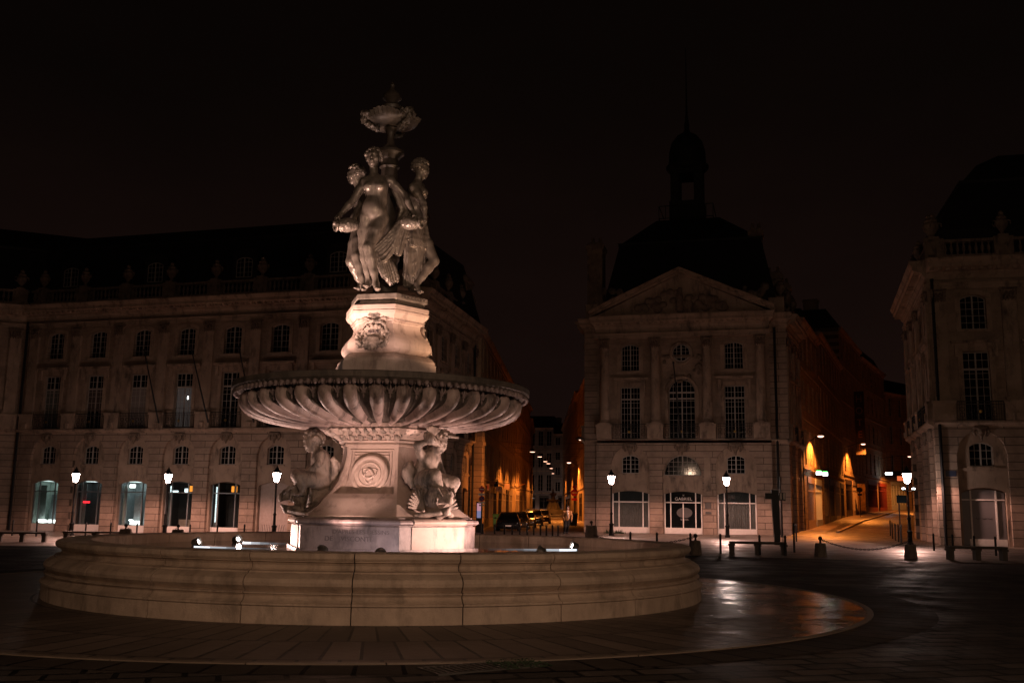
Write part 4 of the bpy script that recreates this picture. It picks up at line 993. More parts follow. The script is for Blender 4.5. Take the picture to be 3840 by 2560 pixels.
def add_roof(root, rings, M, mat='slate', seam=True):
    m = MB(); m.loft([[(x, y, z) for x, y in r] for r, z in rings]); r = m.build('roof', mat, root, False, M); return r
def rect(x0, x1, y0, y1): return [(x0, y0), (x1, y0), (x1, y1), (x0, y1)]
def chimney(root, M, x, y, z0, z1, w=.6, d=.9):
    m = MB(); m.box(x-w, x+w, y-d, y+d, z0, z1); m.box(x-w-.12, x+w+.12, y-d-.12, y+d+.12, z1-.45, z1-.15); m.box(x-w*.8, x+w*.8, y-d*.8, y+d*.8, z1, z1+.12)
    for q in (-.5, .5): m.lathe([(.14, z1+.1), (.11, z1+.6)], 8, T(x+q*w, y, 0))
    m.build('chimney', 'carve', root, False, M)
def pipe(root, M, x, z0, z1, y=-.12, r=.085, low='trim'):
    m = MB(); m.tube([(x, y, z0), (x, y, z1)], r, 8)
    for z in np.arange(z0+1, z1, 1.9): m.lathe([(r+.02, z), (r+.02, z+.08)], 8, T(x, y, 0))
    m.build('drainpipe', 'iron', root, False, M)

# ---------------- long palace wing on the left
MT['ncurt'] = plain('sheer_curtain', (.10, .11, .10), .9); MT['gcurt'] = plain('brown_curtain', (.07, .05, .045), .9); MT['pcurt'] = plain('pale_blind', (.22, .19, .18), .9); MT['lroom'] = emit('dim_lit_room', (.9, .72, .66), .035)
def inner(name, c): return plain(name, c, .7, var=.15)
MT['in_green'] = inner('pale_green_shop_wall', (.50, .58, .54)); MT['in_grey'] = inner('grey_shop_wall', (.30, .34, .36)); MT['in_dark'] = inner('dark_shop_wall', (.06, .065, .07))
MT['tube'] = emit('shop_strip_light', (.95, 1., .97), 7); MT['dim'] = emit('shop_ceiling_light', (.86, 1, .97), 2.2); MT['red'] = emit('red_led', (1, .02, .03), 4); MT['orange'] = emit('orange_shop_lamp', (1, .33, .04), 1.6); MT['cool'] = emit('shop_corner_light', (.8, .97, 1), 3)
mg, nt, b = nmat('shop_glass')
nt.nodes.remove(b); tr = nt.nodes.new('ShaderNodeBsdfTransparent'); gl = nt.nodes.new('ShaderNodeBsdfGlossy'); gl.inputs['Roughness'].default_value = .03; fz = nt.nodes.new('ShaderNodeFresnel'); fz.inputs[0].default_value = 1.5
mx = nt.nodes.new('ShaderNodeMixShader'); tr.inputs[0].default_value = (.85, .88, .87, 1); lk(nt, fz.outputs[0], mx.inputs[0]); lk(nt, tr.outputs[0], mx.inputs[1]); lk(nt, gl.outputs[0], mx.inputs[2]); lk(nt, mx.outputs[0], nt.nodes['Material Output'].inputs[0]); MT['sglass'] = mg
MT['tframe'] = plain('grey_shop_frame', (.22, .24, .25), .4, .3)
def shop_left(root, M, x, i, base):
    w, h, rise = 2.16, 3.04-base-.02, .22; Mx = M @ T(x, .44, base)
    m = MB(); m.box(-w/2, w/2, -.02, .06, 0, .5)
    sf = m.build('shopfront', 'shopframe', root, False, Mx)
    m = MB()
    for q in (-.62, .66): m.box(q-.03, q+.03, -.03, .05, .5, h-.05)
    m.box(-w/2, w/2, -.03, .05, 2.45-base*0-.02+.25, 2.5+.25); m.box(-w/2, -w/2+.05, -.02, .05, .5, h-.15); m.box(w/2-.05, w/2, -.02, .05, .5, h-.15)
    m.build('frame', 'tframe', sf)
    link(pane_mesh(w-.02, h-.5, rise, 'sglass'), 'pane', sf, T(0, .02, .5))
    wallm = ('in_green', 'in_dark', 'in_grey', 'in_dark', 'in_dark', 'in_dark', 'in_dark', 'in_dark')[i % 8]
    m = MB(); dp = 1.6
    m.box(-w/2-.1, w/2+.1, dp, dp+.05, .2, h+.1); m.box(-w/2-.1, -w/2-.04, .1, dp, .2, h+.1); m.box(w/2+.04, w/2+.1, .1, dp, .2, h+.1); m.box(-w/2-.1, w/2+.1, .1, dp, h+.02, h+.1); m.box(-w/2-.1, w/2+.1, .1, dp, .2, .28)
    m.cur = 1
    if i == 0: m.box(-.35, 1.0, .9, .95, .6, 2.5); m.cur = 2; m.box(-1.0, -.45, .5, .55, .5, h-.3)
    if i == 1: m.box(.35, .95, .6, .65, .3, h-.3); m.box(-1.05, -.6, .4, .45, .5, h-.2); m.cur = 2; m.box(.75, .8, .55, .6, .5, h-.3)
    if i == 2: m.box(-.5, .1, .8, .85, .3, 2.5); m.box(.35, .9, .7, .75, .3, 2.5); m.cur = 2; m.box(-1.05, -.75, .3, .35, .5, h-.3)
    if i in (3, 4): m.cur = 3; m.box(-.2, .75, .4, .8, .3, .95 if i == 3 else .5); m.cur = 1; m.box(-1.05, -.75, .3, .34, .5, h-.3); m.box(.85, 1.0, .5, .54, 1.0, h-.6)
    it = m.build('shop_interior', [wallm, 'in_grey', 'in_green', 'woodl'], sf)
    m = MB()
    if i == 0:
        for q in (-.42, .38): m.box(q-.32, q+.32, .25, .32, .55, .76)
    if i == 2: m.box(-.35, .35, .25, .32, .55, .80); m.box(-.62, -.2, .3, .36, h-.42, h-.2); m.box(-.5, -.2, .3, .36, .8, .88)
    if i in (0, 2): m.build('strip_light', 'tube', sf)
    if i == 1: m.box(-.75, -.22, .3, .34, 1.95, 2.07); m.build('led_sign', 'red', sf)
    if i in (3, 4):
        for q in ((.12, .30), (.42, .52)) if i == 4 else ((.45, .75),): m.box(q[0], q[1], .35, .4, 2.80, h-.25)
        m.build('lamp', 'orange', sf)
        m = MB(); m.box(-.95, -.82, .3, .33, 2.75, h-.28) if i == 3 else m.box(-.98, -.9, .3, .32, .8, h-.3)
        if i == 3: m.box(-.95, -.35, .3, .33, 2.75, 2.86); m.box(.15, .4, .3, .33, 2.76, 3.0)
        m.build('lamp', 'cool', sf)
    if i < 5:
        m = MB(); m.box(-.8, .8, .5, 1.4, h-.04, h-.01); m.build('ceiling_light', 'dim' if i in (0, 1, 2) else 'frame', sf)
LA = -.283; LO = Vector((-32.20-.27, 70.30+.08, 0)); LB = -.42
palace = thing('palace_wing', 'long dark limestone palace with a row of lit shop windows behind the fountain', 'palace', LO, LA)
bays = [3.56*i for i in range(8)]; pil = [3.56*i+1.78 for i in range(7)]+[-1.78, 26.6]
front(palace, -2.7, 27.6, bays, base=LB, pil=pil, doors=(5,), dorm=(0, 7.12, 14.24, 21.36), shops=shop_left, rooms=[('ncurt', .1), ('gcurt', 1.2), ('pcurt', .1), ('lroom', .1), None, ('ncurt', .1), None, None])
m = MB(); m.box(10.90, 10.97, .225, .24, 8.55, 8.75); m.build('room_lamp', 'tube', palace)
MS = T(27.6, 0, 0, PI/2+.069)
front(palace, 0, 15.3, [2.6, 6.1, 9.6, 13.1], MS, base=-.1, pil=[.8, 4.35, 7.85, 11.35, 14.6], rough='rust')
MW = T(-2.7, 0, 0, -(.41+.283)*-1) @ T(-9.2, 0, 0)
front(palace, 0, 9.2, [2.1, 6.3], MW, base=LB, pil=[.4, 4.2, 8.6], shops=None)
m = MB(); m.box(26.9, 27.6, -.02, 0.0, -.1, 6.3); m.build('corner_pier', 'rust', palace)
m = MB(); m.box(14.5, 15.35, -.75, .3, -.3, 6.3, MS); m.box(14.42, 15.42, -.83, .3, 6.3, 6.6, MS); m.box(14.5, 15.35, -.75, .3, 6.6, 8.2, MS); m.build('end_pier', 'rust', palace)
add_roof(palace, [(rect(-8, 27.0, .9, 14.8), 15.6), (rect(-8, 25.9, 2.5, 13.4), 20.2), (rect(-8, 25.7, 2.55, 13.2), 20.25), (rect(-8, 22, 7, 8.5), 22.5)], Matrix.Identity(4))
m = MB(); m.box(-8, 26.0, 2.38, 2.62, 20.1, 20.32); m.build('roof_roll', 'slate', palace)
add_roof(palace, [(rect(0, 9.9, .9, 10), 15.6), (rect(0, 11.5, 2.5, 9), 20.2), (rect(0, 14.5, 6.6, 8), 22.6)], MW)
m = MB(); m.box(0, 10.4, 2.38, 2.6, 20.1, 20.32, MW); m.build('roof_roll', 'slate', palace)
chimney(palace, MS, 13.6, .9, 15.4, 19.2, .9, .6); chimney(palace, MS, 3.2, 1.6, 15.5, 21.6, .7, .8)
pipe(palace, Matrix.Identity(4), -2.45, LB, 14.3); pipe(palace, MS, 14.2, 0, 14)

# ---------------- pedimented pavilion in the middle
MA = -.264; MO = Vector((8.49, 71.36, 0))
pav = thing('pavilion', 'pedimented stone pavilion with four columns and a dark lantern roof between two streets', 'pavilion', MO, MA)
C0, C1, CM = -2.42, 9.76, 3.67; B3 = [0, CM, 7.335]
def shop_mid(root, x, w, i):
    h = 2.93; Mx = T(x, .36, 0)
    m = MB(); m.box(-w/2, w/2, -.05, .05, 0.02, .43); sf = m.build('shopfront', 'shopframe', root, False, Mx)
    m = MB()
    for q in ((-.32*w, .33*w) if i != 1 else (-.33*w, .0, .33*w)): m.box(q-.035, q+.035, -.06, .05, .43, (h-.08 if q or i != 1 else 2.16))
    m.box(-w/2, w/2, -.05, .05, 2.13, 2.21)
    for s in (-1, 1): m.box(s*(w/2-.04)-.04, s*(w/2-.04)+.04, -.05, .05, .43, 2.75)
    m.build('frame', 'shopframe', sf)
    if i == 1:
        pn = link(pane_mesh(w-.02, h-.43, .2, 'glass'), 'pane', sf, T(0, .03, .43))
        m = MB(); m.lathe([(0, -.004), (.54, -.003), (.54, .003), (0, .004)], 36, T(.08, .015, 1.47) @ Matrix.Rotation(PI/2, 4, 'X') @ Matrix.Diagonal((1, .66, 1, 1))); m.build('oval_sign', plain('dim_oval_sign', (.085, .08, .08), .7), sf)
        MT['letter'] = plain('white_lettering', (.75, .72, .68), .5)
        lettering('GABRIEL', .30, 'letter', sf, T(.02, .012, 2.41), .003, 1.05); lettering('LE', .13, 'letter', sf, T(.02, .012, 2.67), .003)
        lettering('GABRIEL', .15, MT['curtain'], sf, T(.08, .012, 1.0), .003)
    else:
        m = MB(); n = 60; vs = []
        for k in range(n+1): xx = -w/2+.05+(w-.1)*k/n; vs += [(xx, .10+.02*math.sin(k*1.9)+.012*math.sin(k*.7), .42), (xx, .10+.02*math.sin(k*1.9), 2.12)]
        m.add(vs, [(2*k, 2*k+2, 2*k+3, 2*k+1) for k in range(n)]); m.build('curtain', 'curtain', sf)
        link(pane_mesh(w-.02, h-.43, .2, 'sglass'), 'pane', sf, T(0, .03, .43))
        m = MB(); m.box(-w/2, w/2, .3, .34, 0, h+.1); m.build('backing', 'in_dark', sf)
m = MB()   # arcade
ops = [(0-1.38, 1.38, -.1, 4.78, 1.3), (CM-1.38, CM+1.38, -.1, 4.1, 1.38), (7.335-1.38, 7.335+1.38, -.1, 4.78, 1.3)]
wall_cols(m, C0, C1, -.15, 6.3, ops, 0, .2); w1 = m.build('arcade_wall', 'rust', pav)
m = MB()
for i, x in enumerate(B3):
    o = [(x-1.33, x+1.33, 0, 2.74, .2)]
    o.append((x-.62, x+.62, 4.15, 5.22, .22) if i != 1 else (x-1.3, x+1.3, 4.02, 4.16, 1.28))
    wall_cols(m, x-1.4, x+1.4, -.1, 6.2, o, .2, .2)
m.build('arch_infill', 'trim', w1)
for x in (0, 7.335): m = MB(); m.box(x-.74, x+.74, .08, .22, 4.05, 4.15); m.build('sill', 'trim', w1)
m = MB(); m.box(CM-1.4, CM+1.4, .1, .22, 3.9, 4.02); m.build('sill', 'trim', w1)
for i, x in enumerate(B3):
    shop_mid(pav, x, 2.62, i); link(mask_mesh(), 'keystone_mask', pav, T(x, -.02, 5.95) @ Matrix.Scale(1.15, 4))
    link(balcony_mesh(2.46), 'balcony_railing', pav, T(x, -.34, 6.56))
window(pav, T(0, .36, 4.17), 1.22, 1.27, .22, 4, 4); window(pav, T(7.335, .36, 4.17), 1.22, 1.27, .22, 4, 4); window(pav, T(CM, .34, 4.04), 2.58, 1.40, 1.26, 8, [.3, .62, .94])
m = MB(); ops = []
for x in (0, 7.335): ops += [(x-.72, x+.72, 6.58, 10.34, 0), (x-.66, x+.66, 11.5, 13.24, .22)]
ops.append((CM-.95, CM+.95, 6.58, 9.9, .95))
wall_cols(m, C0, C1, 6.5, 13.85, ops, .35, .3); m.box(C0, C1, .2, .6, 13.8, 15.6); w2 = m.build('upper_wall', 'wall', pav)
m = MB()
for x in (0, 7.335):
    for s in (-1, 1): m.box(x+s*.84-.12, x+s*.84+.12, .28, .36, 6.6, 10.45); m.box(x+s*.79-.13, x+s*.79+.13, .29, .37, 11.4, 13.25); m.box(x+s*1.02-.1, x+s*1.02+.1, .14, .36, 9.7, 10.75)
    m.box(x-1.0, x+1.0, .28, .355, 10.37, 10.62); m.box(x-1.3, x+1.3, .1, .36, 10.84, 11.0); m.box(x-.95, x+.95, .25, .36, 11.36, 11.48)
m.lathe([(.95, 0), (1.0, -.1), (1.14, -.12), (1.2, -.06), (1.2, 0)], 24, T(CM, .35, 9.9) @ Matrix.Rotation(PI/2, 4, 'X') @ Matrix.Rotation(0, 4, 'Z') @ Matrix.Diagonal((1, 1, -1, 1)), 0, PI, False)
for s in (-1, 1): m.box(CM+s*1.08-.12, CM+s*1.08+.12, .27, .36, 6.6, 9.9)
m.lathe([(.62, 0), (.66, -.1), (.78, -.12), (.84, -.05), (.84, 0)], 32, T(CM, .35, 12.72) @ Matrix.Rotation(PI/2, 4, 'X') @ Matrix.Diagonal((1, 1, -1, 1)), 0, 2*PI, False)
m.build('window_surround', 'trim', w2)
c = Clay(.035)
for k in range(46):
    a = random.random()*2*PI; r = .9+.35*random.random(); c.el((CM+r*1.25*math.cos(a), .33, 12.1+r*1.15*math.sin(a) if math.sin(a) < .4 else 12.5), (.13, .09, .12), .04)
c.build('carved_trophy', 'carve', w2)
for x in (0, 7.335):
    window(pav, T(x, .52, 6.6), 1.40, 3.72, 0, 6, [.45, .9, 1.35, 1.8, 2.25, 2.6, 3.28], (2.86,)); window(pav, T(x, .52, 11.52), 1.30, 1.92, .22, 6, 5)
window(pav, T(CM, .52, 6.6), 1.86, 4.22, .93, 6, [.45, .9, 1.35, 1.8, 2.25, 2.7, 3.35, 3.75], (2.86, 3.3)); round_window(pav, T(CM, .30, 12.72), .63)
for x in (-1.8, 1.85, 5.5, 9.15):
    m = MB(); m.box(x-.55, x+.55, -.48, .36, 6.58, 7.45); m.box(x-.6, x+.6, -.54, .36, 7.42, 7.58); m.box(x-.2, x+.2, -.58, 0, 6.6, 6.9)
    m.box(x-.46, x+.46, -.50, .36, 7.58, 7.68)
    m.lathe([(.44, 7.68), (.45, 7.76), (.37, 7.80), (.41, 7.86), (.35, 7.92), (.34, 9.5), (.30, 13.1), (.33, 13.12), (.33, 13.16)], 20, T(x, -.06, 0))
    p = m.build('column', 'trim', pav, R(35)); o = link(cap_mesh(.74), 'capital', p, T(x, -.26, 0))
CORN2 = [(o*.5, z) for o, z in CORN]
m = MB(); pth = [(C0, .3), (C0, -.32), (C1, -.32), (C1, .3)]
m.sweep([(.0, 13.8), (.08, 13.8), (.08, 14.1), (.14, 14.14), (0, 14.16)], pth); m.sweep(CORN2, pth); m.box(C0+.01, C1-.01, -.31, .4, 13.81, 15.45)
for i in range(29): m.box(C0+.1+.42*i, C0+.3+.42*i, -.62, -.32, 14.76, 14.9)
m.build('cornice', 'trim', pav)
m = MB(); AP = 18.35      # pediment with raking cornice and carved tympanum
m.prism([(C0, 15.5), (C1, 15.5), (CM, AP)], 0, .5, T(0, .2, 0) @ Matrix.Rotation(PI/2, 4, 'X'))
for s, xe in ((-1, C0-.45), (1, C1+.45)):
    for (a0, a1, y) in ((0, .18, -.42), (.18, .34, -.62), (.34, .46, -.78)):
        p0 = (xe, 15.42+a0); p1 = (CM, AP+a0)
        m.add([(p0[0], y, p0[1]), (p1[0], y, p1[1]), (p1[0], y, p1[1]+a1-a0), (p0[0], y, p0[1]+a1-a0), (p0[0], .3, p0[1]), (p1[0], .3, p1[1]), (p1[0], .3, p1[1]+a1-a0), (p0[0], .3, p0[1]+a1-a0)], [(0, 1, 2, 3), (3, 2, 6, 7), (0, 4, 5, 1), (0, 3, 7, 4)])
pd = m.build('pediment', 'trim', pav)
c = Clay(.05)
for k in range(40):
    x = -3.2+6.4*random.random(); h = (1-abs(x)/6.1)*2.1; c.el((CM+x, -.36, 15.72+random.random()*max(.1, h-.5)), (.28, .14, .24), .08)
c.chain([(CM, -.4, 15.8), (CM, -.45, 16.6), (CM+.05, -.45, 17.2)], [.3, .25, .16], .06); c.build('tympanum_relief', 'carve', pd)
# recessed corners
for xa, xb in ((-3.4, C0), (C1, 10.93)):
    m = MB(); m.box(xa, xb, .55, 2, -.15, 15.5); q = m.build('corner_pier', 'rust', pav)
    m = MB(); pt = [(xa, 2), (xa, .55), (xb, .55)] if xa < 0 else [(xa, .55), (xb, .55), (xb, 2)]
    m.sweep([(o*.6, z) for o, z in LEDG], pt); m.build('ledge', 'trim', q); m = MB(); m.sweep(CORN2, pt); m.box(xa+.05, xb-.05, .7, 2, 15.5, 16.6); m.build('cornice', 'trim', q)
MSM = T(10.93, 1.2, 0, PI/2-.39+.264+.125)
side = Matrix.Translation((10.93, 1.2, 0)) @ Matrix.Rotation(math.atan2(.92, .39)+.264, 4, 'Z')
front(pav, 0, 7.2, [2.0, 5.4], side, base=.0, pil=[.45, 3.7, 6.8])
sideL = Matrix.Translation((-3.4, 13.5, 0)) @ Matrix.Rotation(-PI/2, 4, 'Z')
front(pav, 0, 12.3, [2.4, 6.1, 9.8], sideL, base=.0, pil=[.5, 4.3, 8, 11.8])
Id = Matrix.Identity(4)
add_roof(pav, [(rect(-2.1, 10.5, .9, 14), 15.6), (rect(-1.9, 10.2, 1.2, 13.8), 17.4), (rect(-1.13, 9.35, 2.9, 12), 21.6), (rect(-1.08, 9.3, 2.95, 11.9), 21.65), (rect(1.36, 6.25, 5.8, 9.6), 24.2)], Id)
m = MB(); m.sweep([(-.1, 21.5), (.12, 21.5), (.12, 21.7), (-.1, 21.74)], rect(-1.13, 9.35, 2.9, 12), True); m.build('roof_roll', 'slate', pav)
chimney(pav, Id, -2.7, 1.6, 15.5, 21.3, .56, .7); chimney(pav, Id, 9.0, 3.6, 17, 22.3, .45, .6); chimney(pav, Id, 10.2, 5, 15.5, 19.2, .6, .8); chimney(pav, Id, 10.9, 8, 15.5, 19, .5, .6)
for x, y in ((-1.5, 1.3), (8.7, 1.3)):
    c = Clay(.06)
    for k in range(22): c.el((x+(random.random()-.5)*2.0, y+(random.random()-.5)*.5, 16.4+random.random()*1.3), (.28, .25, .3), .08)
    c.build('roof_trophy', 'carve', pav)
m = MB()   # open lantern
lx, ly = CM, 7.6
m.box(lx-1.35, lx+1.35, ly-1.35, ly+1.35, 24.1, 25.9)
for sx in (-1, 1):
    for sy in (-1, 1): m.box(lx+sx*.92-.33, lx+sx*.92+.33, ly+sy*.92-.33, ly+sy*.92+.33, 25.9, 28.3)
m.box(lx-1.25, lx+1.25, ly-1.25, ly+1.25, 28.2, 28.9); m.lathe([(1.3, 28.6), (1.55, 28.75), (1.7, 28.95), (1.7, 29.1), (1.45, 29.2), (1.5, 29.3), (1.45, 30.3), (1.25, 31.1), (.8, 31.7), (.3, 32.0), (.18, 32.3), (.2, 32.6), (.09, 33.5), (.05, 35.5), (.02, 39.4)], 24, T(lx, ly, 0))
m.build('lantern', 'slate', pav, R(40))
m = MB()
for z in (24.3, 25.3):
    for a, b_ in (((lx-2.1, ly-2), (lx+2.1, ly-2)), ((lx-2.1, ly-2), (lx-2.1, ly+2)), ((lx+2.1, ly-2), (lx+2.1, ly+2))): m.tube([(*a, z), (*b_, z)], .035, 5)
for x in linspace(-2.1, 2.1, 9): m.tube([(lx+x, ly-2, 24.2), (lx+x, ly-2, 25.3)], .025, 5)
m.build('roof_railing', 'iron', pav)
pipe(pav, Id, 10.15, 0, 14.3, .45); 
m = MB(); m.box(5.18, 5.62, -.1, 0, 2.95, 5.2); m.box(5.14, 5.66, -.12, 0, 5.2, 5.28); m.build('wall_plaque', 'trim', pav)
m = MB(); m.box(5.2, 5.62, -.05, 0, 1.78, 2.2); m.box(5.22, 5.62, -.05, 0, 1.4, 1.57); m.build('bronze_plate', 'dbronze', pav)

# ---------------- palace corner on the right
RA = -.233; RO = Vector((25.08, 53.38, 0))
rp = thing('palace_corner', 'dark stone corner palace with a tall slate roof at the right edge of the square', 'palace', RO, RA)
def shop_right(root, M, x, i, base):
    w = 2.12; h = 3.0; Mx = M @ T(x, .44, 0)
    m = MB(); m.box(-w/2+.3, w/2, -.05, .05, 0, .36); sf = m.build('shopfront', 'shopframe', root, False, Mx)
    m = MB()
    for q in (-.62, .62): m.box(q-.035, q+.035, -.04, .05, .36, h-.1)
    m.box(-w/2, w/2, -.04, .05, 2.38, 2.44); m.build('frame', 'shopframe', sf)
    link(pane_mesh(w, h-.02, .22, MT['shut']), 'pane', sf, T(0, .05, 0))
    m = MB()
    for q in range(3): m.tube([(-.3+.3*q-.11, .04, 1.45), (-.3+.3*q, .03, 1.40), (-.3+.3*q+.11, .04, 1.45)], .012, 5)
    m.build('handle', 'iron', sf)
MT['shut'] = plain('grey_shop_shutter', (.16, .145, .15), .35)
front(rp, -2.3, 9.5, [0, 3.56, 7.12], pil=[-1.78, 1.78, 5.34, 8.9], shops=shop_right)
sR = Matrix.Translation((-2.3, 0, 0)) @ Matrix.Rotation(math.atan2(.958, .285)+.233-PI, 4, 'Z') @ T(-14, 0, 0)
front(rp, 0, 14, [2.4, 5.9, 9.4, 12.2], sR, base=0, pil=[.6, 4.1, 7.7, 13.5])
add_roof(rp, [(rect(-1.9, 9.5, .9, 13), 15.6), (rect(-1.3, 9.5, 1.3, 12.6), 17.5), (rect(-.5, 9.5, 2.1, 12), 19.4), (rect(.35, 9.5, 2.8, 11.5), 20.7), (rect(.4, 9.5, 2.85, 11.4), 20.75), (rect(1.5, 9.3, 4, 10.5), 22.1), (rect(3.2, 8.4, 6, 9), 23.3)], Id)
m = MB(); m.sweep([(-.1, 20.6), (.12, 20.6), (.12, 20.8), (-.1, 20.84)], rect(.35, 9.5, 2.8, 11.5), True); m.build('roof_roll', 'slate', rp)
pipe(rp, Id, -2.05, 0, 14.3)
MT['plate'] = plain('blue_street_plate', (.02, .03, .07), .4)
m = MB(); m.box(-1.86, -1.34, -.03, 0, 3.62, 3.92); m.build('street_plate', 'plate', rp)
# ------------------------------------------------------------------ the two streets
def G(u, v, z=0.):
    r = ray(u, v); t = (z-CAMH)/r.z; p = EYE+r*t; return p.x, p.y
def A(u, y):
    """x of a ground point seen in column u at distance y"""
    return (u-1929)/3804*y
m = MB(); strip(m, [(sq(11.2, .02)), (20.6, 68), (24.2, 77), (33.5, 100), (55, 148), (80, 185)], [(sq(19.5, .02)), (24.0, 57), (27.3, 68), (40, 96), (63, 146), (92, 180)], .006, 14)
kind(m.build('street', 'setts'))
m = MB(); strip(m, [(-2.2, 60), (-1.8, 80), (1.0, 120), (5.2, 200)], [(5.0, 58), (6.0, 80), (7.4, 120), (9.6, 200)], .006, 16)
kind(m.build('side_street', 'setts'))
MT['kerb'] = stone('granite_kerb', (.26, .2, .16), (.36, .29, .24), 2, .5, None, .3)
m = MB()
for a, b in (((23.6, 73.4), (33.6, 96.8)), ((33.6, 96.8), (52.6, 138))):
    n = 16
    for i in range(n):
        p = Vector(a).lerp(Vector(b), i/n); q = Vector(a).lerp(Vector(b), (i+1)/n); d = (q-p).normalized(); nn = Vector((d.y, -d.x))
        v8 = []
        for z in (-.05, .13):
            for c in (p, q): v8 += [(c.x, c.y, gz(c.x, c.y)+z), (c.x+nn.x*.22, c.y+nn.y*.22, gz(c.x, c.y)+z)]
        m.add(v8, [(0, 1, 5, 4), (1, 3, 7, 5), (3, 2, 6, 7), (2, 0, 4, 6), (4, 5, 7, 6)])
kind(m.build('kerb', 'kerb'))

def house(name, label, p0, p1, h, floors, nb, mat, shops=(), depth=9, roofh=2.2, sh=3.9):
    p0 = Vector(p0); p1 = Vector(p1); L = (p1-p0).length; zb = min(gz(*p0), gz(*p1)); r = thing(name, label, 'house', (p0.x, p0.y, zb), math.atan2(p1.y-p0.y, p1.x-p0.x), 'old stone houses along the side streets')
    fh = (h-sh)/floors; ops = []; bw = L/nb
    for f in range(floors):
        for i in range(nb): x = bw*(i+.5); ops.append((x-.5, x+.5, sh+fh*f+.75-.35*(f == 0), sh+fh*f+fh-.75, 0))
    if shops: ops += [(a, b, -.3, sh-.55, 0) for a, b, *_ in shops]
    m = MB(); wall_cols(m, 0, L, -1.5, h, ops, 0, .25)
    m.quad((0, 0, -1.5), (0, depth, -1.5), (0, depth, h), (0, 0, h)); m.quad((L, 0, -1.5), (L, depth, -1.5), (L, depth, h), (L, 0, h)); m.quad((0, depth, -1.5), (L, depth, -1.5), (L, depth, h), (0, depth, h))
    w = m.build('wall', mat, r)
    m = MB(); pth = [(0, 0), (L, 0)]
    m.sweep([(0, h-.5), (.06, h-.5), (.1, h-.3), (.3, h-.2), (.4, h-.05), (.4, h), (0, h+.05)], pth); m.build('cornice', 'trim', r)
    m = MB(); m.sweep([(0, sh-.12), (.1, sh-.1), (.14, sh+.02), (0, sh+.1)], pth)
    for f in range(1, floors):
        m.sweep([(0, sh+fh*f-.08), (.07, sh+fh*f-.06), (.07, sh+fh*f+.08), (0, sh+fh*f+.1)], pth)
    m.build('string_course', 'trim', r)
    for f in range(floors):
        for i in range(nb):
            x = bw*(i+.5); z = sh+fh*f+.75-.35*(f == 0); hh = sh+fh*f+fh-.75-z
            window(r, T(x, .14, z), 1.0, hh, 0, 2, [hh*.25, hh*.5, hh*.75])
    m = MB(); m.loft([[(x, y, z) for x, y in q] for q, z in ((rect(-.01, L+.01, .2, depth), h), (rect(-.01, L+.01, .2+roofh*.5, depth-roofh*.5), h+roofh))]); m.build('roof', 'slate', r)
    m = MB(); m.box(.3, 1.0, 2.2, 3.8, h, h+roofh+1.3); m.box(.22, 1.08, 2.1, 3.9, h+roofh+.9, h+roofh+1.15); m.build('chimney', 'trim', r)
    for s_ in shops:
        a, b, fm = s_[:3]; gl = s_[3] if len(s_) > 3 else 'glass'
        m = MB(); m.box(a, b, -.08, .12, sh-1.0, sh-.5); m.box(a, b, -.05, .1, -.8, .75)
        n = max(2, int((b-a)/.75))
        for i in range(n+1): x = a+.06+(b-a-.12)*i/n; m.box(x-.05, x+.05, -.03, .1, .75, sh-1.0)
        m.box(a, b, -.02, .08, sh-1.65, sh-1.55)
        sf = m.build('shopfront', fm, r)
        m = MB(); m.box(a+.02, b-.02, .12, .15, .7, sh-1.0); m.build('pane', gl, sf)
    return r
# side street, left row
house('stone_house', 'first stone house on the left of the narrow street, behind the parked cars', (-2.4, 77.7), (-1.2, 95), 15.4, 3, 5, 'ochre_fac', [(1.2, 4.6, 'woodl'), (5.4, 8.6, 'wood'), (9.4, 12.6, 'woodl'), (13.4, 16.6, 'wood')], roofh=1.5)
house('stone_house', 'second stone house on the left of the narrow street, with hanging shop signs', (-1.15, 95.1), (.5, 119), 15.2, 3, 7, 'ochre_fac', [(1, 5, 'wood'), (6, 10, 'woodl'), (11, 15, 'wood'), (16, 20, 'woodl')], roofh=1.2)
house('stone_house', 'third stone house on the left of the narrow street, with a lit orange awning', (.55, 119.1), (2.9, 150), 16.0, 3, 9, 'ochre_fac', [(2, 8, 'woodl'), (9, 15, 'wood'), (17, 24, 'woodl')], roofh=1)
house('stone_house', 'last stone house on the left before the far square', (2.95, 150.1), (4.0, 178), 14.5, 3, 8, 'ochre_fac', [(2, 9, 'woodl')], roofh=1)
# right row, seen at a slant beyond the pavilion
house('stone_house', 'lamp lit house far along the right of the narrow street', (10.2, 196), (8.7, 130), 16.5, 3, 16, 'ochre_fac', [(20, 28, 'wood'), (32, 40, 'woodl')], roofh=1.2)
house('stone_house', 'house beside the back of the pavilion in the narrow street', (8.6, 129.5), (7.9, 87), 15.5, 3, 10, 'ochre_fac', [(6, 12, 'wood')], roofh=1.2)
# the pale fronts that close the street
house('stone_house', 'pale grey house closing the narrow street, on the left with a rounded shop arch', (2.0, 212), (9.0, 211), 17.5, 3, 4, 'grey_fac', [(1.5, 3.4, 'wood'), (4.2, 6.2, 'wood')], roofh=2.6)
house('stone_house', 'dark grey house closing the narrow street, on the right behind the statue', (9.05, 211), (18, 209), 16.2, 4, 5, 'grey_fac', [(1, 3.5, 'wood'), (5, 7.5, 'wood')], roofh=2.4)
